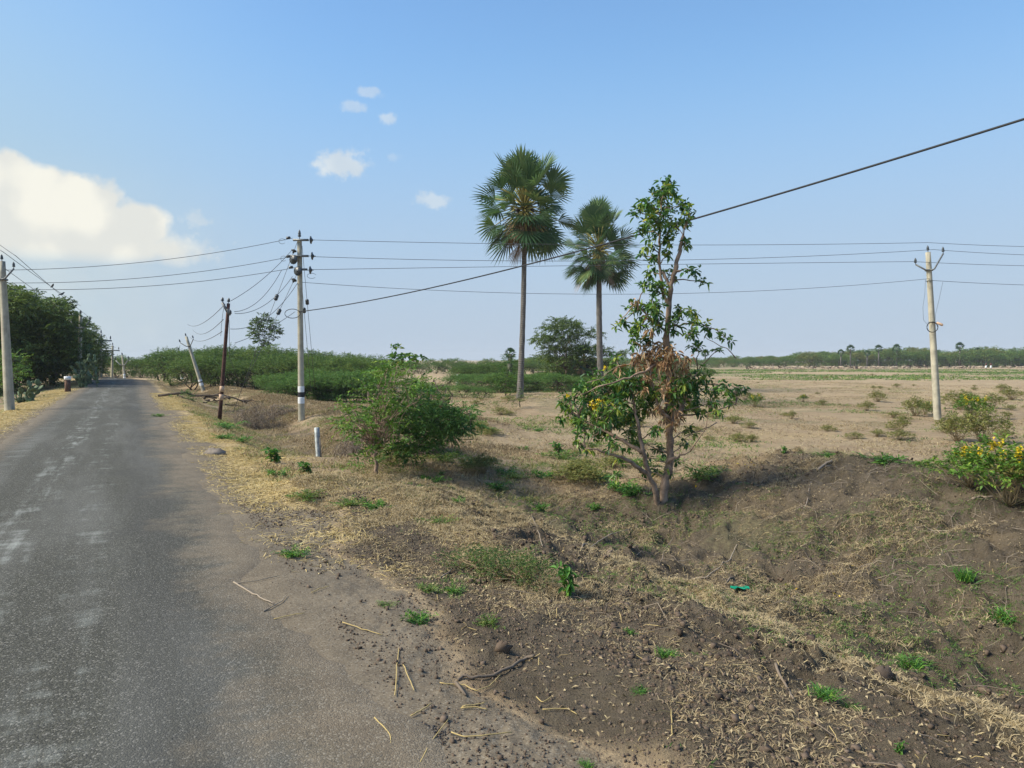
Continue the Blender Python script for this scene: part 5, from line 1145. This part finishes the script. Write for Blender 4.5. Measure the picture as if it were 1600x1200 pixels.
# named sticks
def stick(label, pts, r0, r1, mt='twig', name='stick', branches=(), tint=.6, lift=.012):
    q = []
    for px, py in pts: g0 = G(px, py); q.append(g0 + [0, 0, lift])
    q = np.array(q); n = len(q); t = np.linspace(0, n - 1, (n - 1) * 4 + 1); qq = np.stack([np.interp(t, range(n), q[:, k]) for k in range(3)], -1); qq[:, 2] = np.maximum(qq[:, 2], height(qq[:, 0], qq[:, 1]) + lift * .6)
    qq[1:-1] += rng.normal(size=(len(qq) - 2, 3)) * (.0012 if mt == 'straw' else .003)
    k = MB(); k.tube(qq, np.linspace(r0, r1, len(qq)), 6, tint)
    for br in branches:
        g1 = np.array([G(*p) + [0, 0, lift] for p in br]); k.tube(g1, np.linspace(r1 * 1.1, r1 * .6, len(g1)), 5, tint)
    o = k.build(name, M[mt], origin=tuple(q[0])); tag(o, label, 'stick' if mt == 'twig' else 'straw stalk')
stick('forked pale twig lying on the asphalt edge', [(365, 912), (382, 922), (400, 932), (428, 946)], .006, .004, branches=[[(366, 914), (400, 910), (436, 902)], [(412, 958), (440, 942), (448, 932)]], tint=.8)
stick('thick dark crooked root lying on the near slope', [(716, 1066), (724, 1060), (740, 1062), (770, 1058), (800, 1045), (822, 1030), (835, 1028)], .007, .010, branches=[[(712, 1070), (720, 1080), (728, 1090)]], tint=.25)
stick('thin curved stick leaning in the gully left of the thorn litter', [(905, 870), (925, 855), (945, 840), (965, 832), (985, 828)], .008, .004, tint=.75)
stick('long bent stick in the gully above the green scrap', [(1082, 906), (1105, 903), (1125, 888), (1142, 875), (1148, 858), (1152, 852)], .009, .005, tint=.8)
stick('slanting grey stick left of the green scrap', [(1132, 915), (1150, 900), (1172, 885)], .008, .006, tint=.6)
stick('slim upright grey stick on the bank below the leafy tree', [(1030, 888), (1038, 862), (1055, 838)], .006, .004, tint=.55)
stick('broken grey branch on the crest of the mound', [(1278, 738), (1288, 730), (1300, 724)], .022, .014, branches=[[(1290, 733), (1300, 731)]], tint=.7, lift=.04)
stick('short thick grey stick at the right end of the mound', [(1520, 783), (1535, 781), (1554, 780)], .018, .014, tint=.55, lift=.03)
stick('long thin dead stalk leaning down the left face of the mound', [(1255, 805), (1262, 780), (1268, 750)], .008, .005, tint=.7)
stick('forked thin twig standing by the left of the gully', [(848, 855), (840, 830), (830, 805)], .004, .003, branches=[[(830, 840), (829, 818)], [(830, 805), (845, 835)]], tint=.75)
stick('dark curved twig on the near slope right side', [(1212, 1040), (1225, 1072), (1240, 1095)], .009, .006, tint=.4)
stick('grey stick on the lip beside the dark creeper', [(688, 905), (702, 895), (713, 880)], .006, .004, tint=.7)
ST_ = [([(872 - 185, 1070), (725, 1074), (745, 1083), (765, 1075), (782, 1058)], 'bent yellow straw stalk beside the dark root'), ([(617, 1090), (620, 1045), (623, 1015)], 'upright yellow straw stalk at the soil edge'), ([(630, 1042), (640, 1065), (647, 1082)], 'short yellow stalk right of the upright straw'),
    ([(585, 1125), (600, 1140), (610, 1152), (611, 1165)], 'kinked pale stalk lying on the asphalt edge'), ([(720, 1110), (745, 1108), (762, 1113)], 'flat yellow stalk forming the lower arm of a narrow wedge'), ([(722, 1108), (745, 1104), (758, 1101)], 'yellow stalk forming the upper arm of a narrow wedge'), ([(657, 1195), (672, 1165), (702, 1126)], 'long slanting straw near the bottom edge'),
    ([(705, 1148), (725, 1155), (760, 1153), (800, 1148)], 'long bent straw to the right of the dark gravel spot'), ([(535, 975), (565, 985), (597, 995)], 'straight yellow stalk at the left end of the dry verge grass'), ([(428, 970), (450, 965), (476, 960)], 'yellow stalk lying on the sandy road edge'), ([(642, 1122), (660, 1112), (674, 1103)], 'short pale stalk above the dark gravel spot'),
    ([(1049, 1112), (1050, 1150)], 'upright green yellow stalk near the bottom'), ([(838, 1092), (848, 1101), (862, 1092)], 'hooked bright yellow stalk in the cracked clods'), ([(848, 1112), (885, 1110), (902, 1120)], 'thin yellow stalk below the hooked one'), ([(487, 928), (500, 922), (514, 918)], 'pale yellow stalk on the bare grey soil')]
for pts, l in ST_: stick(l, pts, .0032, .0024, 'straw', 'straw_stalk', tint=.45)

# ------------------------------------------------------------------ ground cover (stuff)
def scatter(n, ulo, uhi, slo, shi, dens):
    u = rng.uniform(ulo, uhi, n); s = rng.uniform(slo, shi, n); x, y = road_xy(u, s); keepm = rng.random(n) < dens(u, s, x, y)
    x, y, u, s = x[keepm], y[keepm], u[keepm], s[keepm]
    inv = (y > .6) & (np.abs(x) < y * 1.0 + 1.2); return x[inv], y[inv], u[inv], s[inv]
def blades(mb, x, y, per, L, Wd, tint=.5, lie=.7, spread=.04, tv=.25, droop=.35):
    n = len(x); X = np.repeat(x, per) + rng.normal(size=n * per) * spread; Y_ = np.repeat(y, per) + rng.normal(size=n * per) * spread
    z = height(X, Y_); a = rng.uniform(0, 6.28, n * per); D = np.stack([np.cos(a), np.sin(a), np.abs(rng.normal(size=n * per)) * (1 - lie) * 2.2 + .04], -1)
    sc = np.repeat(rng.uniform(.6, 1.3, n), per); tb = np.repeat(rng.normal(size=n) * tv * .7, per)
    mb.leaves(np.stack([X, Y_, z + .002], -1), D, L * sc * rng.uniform(.5, 1.3, n * per), Wd * rng.uniform(.7, 1.3, n * per), np.clip(tint + tb + rng.normal(size=n * per) * tv * .6, 0, 1), 'b', droop)
def nz(x, y, f, a, b): return sst(fbm(x + 31, y + 7, f, 4), a, b)
mb = MB()
d1 = lambda u, s, x, y: np.clip(nz(x, y, .9, .0, .45) * (.38 + .9 * np.exp(-((u - 3.6) / .7) ** 2) * (s < 5.5) + 1.0 * np.exp(-((u - 2.25) / .35) ** 2) * (s > 4.4)) , 0, 1)
x, y, u, s = scatter(150000, .9, 9.5, -4, 10.5, d1)
blades(mb, x, y, 7, .06, .0042, .5, .70, .02)
x, y, u, s = scatter(60000, 1.2, 4.6, -3, 8.6, lambda u, s, x, y: np.clip((np.exp(-((u - 1.95) / .28) ** 2) * (s > 4.6) + np.exp(-((u - 3.35) / .38) ** 2) * (s < 6.8)) * nz(x, y, 1.1, -.5, .1), 0, 1)); blades(mb, x, y, 7, .075, .0045, .72, .6, .02)
# hump of dry grass
x, y, u, s = scatter(24000, .9, 3.6, 6.5, 11, lambda u, s, x, y: .75 * nz(x, y, 1.2, -.35, .2)); blades(mb, x, y, 8, .09, .005, .55, .55, .03)
# mound back and face tufts
x, y, u, s = scatter(60000, 4.5, 11, -6, 10, lambda u, s, x, y: .75 * nz(x, y, 1.2, -.05, .3)); blades(mb, x, y, 9, .10, .0055, .5, .6, .03)
# ditch and bank, mid distance
x, y, u, s = scatter(60000, .8, 9, 9.5, 60, lambda u, s, x, y: .7 * nz(x, y, .7, -.3, .2)); blades(mb, x, y, 7, .17, .009, .45, .5, .07)
x, y, u, s = scatter(60000, 3.4, 10, 14, 60, lambda u, s, x, y: .75 * nz(x, y, .5, -.25, .25)); blades(mb, x, y, 6, .28, .012, .28, .5, .10)
x, y, u, s = scatter(60000, 9, 34, 5, 55, lambda u, s, x, y: .6 * nz(x, y, .4, -.1, .3)); blades(mb, x, y, 6, .20, .012, .45, .6, .10)
# field, thinning away
x, y, u, s = scatter(150000, 9, 70, -30, 70, lambda u, s, x, y: .6 * nz(x, y, .35, -.3, .3)); blades(mb, x, y, 6, .16, .014, .55, .62, .12, .6)
o = mb.build('dry_grass', M['drygrass']); tag(o, 'sparse dry bleached grass over the bank, mound and field', 'grass', kind='stuff')
mb = MB()
x, y, u, s = scatter(64000, -.05, 2.1, 3.0, 40, lambda u, s, x, y: sst(s + 2.2 * fbm(x, y, .8, 3), 5.0, 8.2) * np.clip(np.exp(-((u - .9) / .6) ** 2) * nz(x, y, .8, -.5, .1) * 1.2, 0, 1)); blades(mb, x, y, 6, .14, .0065, .5, .88, .06)
x, y, u, s = scatter(40000, -5.4, -3.4, 6, 60, lambda u, s, x, y: .95 * np.exp(-((u + 4.3) / .55) ** 2)); blades(mb, x, y, 6, .14, .009, .55, .88, .06)
x, y, u, s = scatter(2600, .9, 7, -3, 8, lambda u, s, x, y: .55 + 0 * u); blades(mb, x, y, 2, .16, .004, .5, .93, .05)
o = mb.build('straw', M['straw']); tag(o, 'yellow straw matted along both edges of the road', 'straw', kind='stuff')
mb = MB()
x, y, u, s = scatter(60000, 1.0, 10, -4, 11, lambda u, s, x, y: .75 * nz(x + 60, y, .9, -.02, .34)); blades(mb, x, y, 8, .06, .0045, .45, .5, .02)
x, y, u, s = scatter(12000, .8, 8, 11, 50, lambda u, s, x, y: .6 * nz(x + 60, y, .5, .05, .4)); blades(mb, x, y, 8, .14, .011, .5, .5, .06)
x, y, u, s = scatter(30000, 7, 34, 8, 60, lambda u, s, x, y: .5 * nz(x + 60, y, .25, -.05, .35)); blades(mb, x, y, 8, .22, .02, .5, .5, .14)
x, y, u, s = scatter(70000, 9, 60, -30, 60, lambda u, s, x, y: .45 * nz(x + 60, y, .3, .02, .4)); blades(mb, x, y, 6, .14, .016, .6, .55, .10)
x, y, u, s = scatter(4000, -14, -4.4, 8, 70, lambda u, s, x, y: .6 * nz(x + 60, y, .4, -.2, .4)); blades(mb, x, y, 9, .25, .02, .4, .5, .1)
x = rng.uniform(5, 190, 26000); y = rng.uniform(85, 176, 26000); kk = rng.random(26000) < nz(x, y, .07, -.35, .25); x, y = x[kk], y[kk]; blades(mb, x, y, 5, .45, .10, .5, .5, .35)
o = mb.build('green_grass', M['greengrass']); tag(o, 'patches of thin green grass and weeds over the soil and far field', 'grass', kind='stuff')
# dead leaf / straw litter, curled
mb = MB()
x, y, u, s = scatter(80000, .7, 10.5, -4, 10, lambda u, s, x, y: np.clip(.25 + .6 * nz(x + 11, y, 1.1, -.1, .4), 0, 1)); n = len(x)
a = rng.uniform(0, 6.28, n); mb.leaves(np.stack([x, y, height(x, y) + .004], -1), np.stack([np.cos(a), np.sin(a), rng.normal(size=n) * .3], -1), rng.uniform(.012, .04, n), rng.uniform(.006, .016, n), np.clip(rng.normal(.6, .3, n), 0, 1), 'd', .0, fold=.5)
o = mb.build('leaf_litter', M['drygrass']); tag(o, 'small pale scraps of dead leaf on the bare soil', 'litter', kind='stuff')
mb = MB()
x, y, u, s = scatter(26000, .8, 9, 9.5, 40, lambda u, s, x, y: .5 * nz(x + 20, y, .8, .0, .35)); blades(mb, x, y, 8, .20, .010, .4, .35, .06, .3)
o = mb.build('bank_grass', M['scrub']); tag(o, 'upright olive grass tufts on the ditch bank', 'grass', kind='stuff')
mb = MB(); x, y, u, s = scatter(1000, 5, 9, 0, 10, lambda u, s, x, y: .5 * nz(x, y, .7, 0, .3)); n = len(x); mb.leaves(np.stack([x, y, height(x, y) + .01], -1), rnd_dirs(n), rng.uniform(.03, .06, n), .025, rng.random(n), 'd')
if mb.n: o = mb.build('fallen_leaves', M['flower']); tag(o, 'yellow fallen leaves on the mound', 'leaves', kind='stuff')
# twigs
mb = MB()
x, y, u, s = scatter(7000, 1.6, 10.5, -4, 10, lambda u, s, x, y: np.clip(.12 + .8 * nz(x + 71, y, .8, .0, .4) * (u > 3.3), 0, 1)); 
for X_, Y_ in zip(x, y):
    z_ = hz(X_, Y_) + .008; a = rng.uniform(0, 6.28); L = rng.uniform(.08, .34); e = np.array([X_ + math.cos(a) * L, Y_ + math.sin(a) * L]); m0 = np.array([X_ + math.cos(a + .3) * L * .5, Y_ + math.sin(a + .3) * L * .5])
    mb.tube([[X_, Y_, z_], [m0[0], m0[1], hz(*m0) + .012 + rng.uniform(0, .03)], [e[0], e[1], hz(*e) + rng.uniform(.004, .05)]], [.003, .0028, .0016], 3, np.clip(rng.normal(.5, .28), 0, 1), False)
o = mb.build('twig_litter', M['twig']); tag(o, 'broken twigs strewn over the gully and mound', 'twigs', kind='stuff')
# clods and pebbles
mb = MB()
def pebs(n, ulo, uhi, slo, shi, dens, rlo, rhi, tint):
    x, y, u, s = scatter(n, ulo, uhi, slo, shi, dens); n = len(x)
    base = np.array([[1, 0, 0], [-1, 0, 0], [0, 1, 0], [0, -1, 0], [0, 0, 1], [0, 0, -1]], float)
    cub = np.array([[a, b, c] for a in (-1, 1) for b in (-1, 1) for c in (-1, 1)], float)
    V = cub[None] * (1 + rng.normal(size=(n, 8, 1)) * .25) * (rng.uniform(rlo, rhi, (n, 1, 1)) * rng.uniform(.5, 1.1, (n, 1, 3)) * .62); a = rng.uniform(0, 6.28, n); c, s_ = np.cos(a)[:, None], np.sin(a)[:, None]
    V = np.stack([V[..., 0] * c - V[..., 1] * s_, V[..., 0] * s_ + V[..., 1] * c, V[..., 2]], -1); V += np.stack([x, y, height(x, y) + rlo * .3], -1)[:, None]
    f = np.array([[0, 1, 3, 2], [4, 6, 7, 5], [0, 4, 5, 1], [2, 3, 7, 6], [0, 2, 6, 4], [1, 5, 7, 3]]); mb.add(V, (f[None] + (np.arange(n) * 8)[:, None, None]).reshape(-1, 4), np.repeat(np.clip(rng.normal(tint, .2, n), 0, 1), 6))
pebs(70000, 1.3, 10, -4, 10, lambda u, s, x, y: .5 * nz(x + 5, y + 5, 1.0, -.2, .3), .004, .016, .5)
pebs(14000, 1.4, 10, -4, 10, lambda u, s, x, y: .6 * nz(x + 5, y + 5, 1.0, -.1, .3), .010, .032, .45)
pebs(700, 1.6, 9.5, -4, 9.5, lambda u, s, x, y: .6 * nz(x + 5, y + 5, 1.0, .0, .3), .022, .045, .4)
pebs(60000, .1, 2.8, -1, 9, lambda u, s, x, y: .6 * nz(x, y, 1.5, -.4, .3), .003, .011, .5)
pebs(900, .1, 2.8, -1, 9, lambda u, s, x, y: .5 + 0 * u, .01, .024, .45)
pebs(9000, -.6, 1.6, -1, 9, lambda u, s, x, y: .4 + 0 * u, .002, .006, .8)
o = mb.build('soil_clods', M['clod']); tag(o, 'crumbled clods of dark soil and grit on the near bank', 'soil', kind='stuff')

mb = MB(); q = G(652, 1150); n = 900; a = rng.uniform(0, 6.28, n); r_ = .075 * np.sqrt(rng.random(n)) * (1 + .5 * rng.normal(size=n)); x = q[0] + np.cos(a) * r_ * 1.3; y = q[1] + np.sin(a) * r_
cub = np.array([[a_, b_, c_] for a_ in (-1, 1) for b_ in (-1, 1) for c_ in (-1, 1)], float); V = cub[None] * (1 + rng.normal(size=(n, 8, 1)) * .3) * rng.uniform(.001, .003, (n, 1, 1)); V += np.stack([x, y, np.maximum(height(x, y), -.02) + .004], -1)[:, None]
f = np.array([[0, 1, 3, 2], [4, 6, 7, 5], [0, 4, 5, 1], [2, 3, 7, 6], [0, 2, 6, 4], [1, 5, 7, 3]]); mb.add(V, (f[None] + (np.arange(n) * 8)[:, None, None]).reshape(-1, 4))
o = mb.build('dark_gravel', M['blackpaint']); tag(o, 'small dark patch of gravel grit at the bottom edge of the asphalt', 'gravel', kind='stuff')
# prototypes never placed would hang around: remove them
for pr in (T1, T2, T3, L1, L2, F1, F2, F3, wF, wF2, wB, wG, wS, wS2, wV):
    if not USED.get(pr.name):
        for c in kids(pr): bpy.data.objects.remove(c)
        bpy.data.objects.remove(pr)
print('objects', len(bpy.data.objects))

# ------------------------------------------------------------------ haze (closed box, sky outside it)
m = bpy.data.materials.new('haze'); m.use_nodes = True; g = NT(m.node_tree); g.n.clear()
vp = g.node('ShaderNodeVolumePrincipled'); vp.inputs['Density'].default_value = .0003; vp.inputs['Color'].default_value = (.80, .86, .93, 1); vp.inputs['Anisotropy'].default_value = 0
o_ = g.node('ShaderNodeOutputMaterial'); g.l.new(vp.outputs[0], o_.inputs['Volume'])
hb_ = MB(); hb_.box((0, 0, 12.5), (5600, 5600, 31)); o = hb_.build('haze', m); tag(o, 'thin pale air haze over the plain', None, kind='stuff')
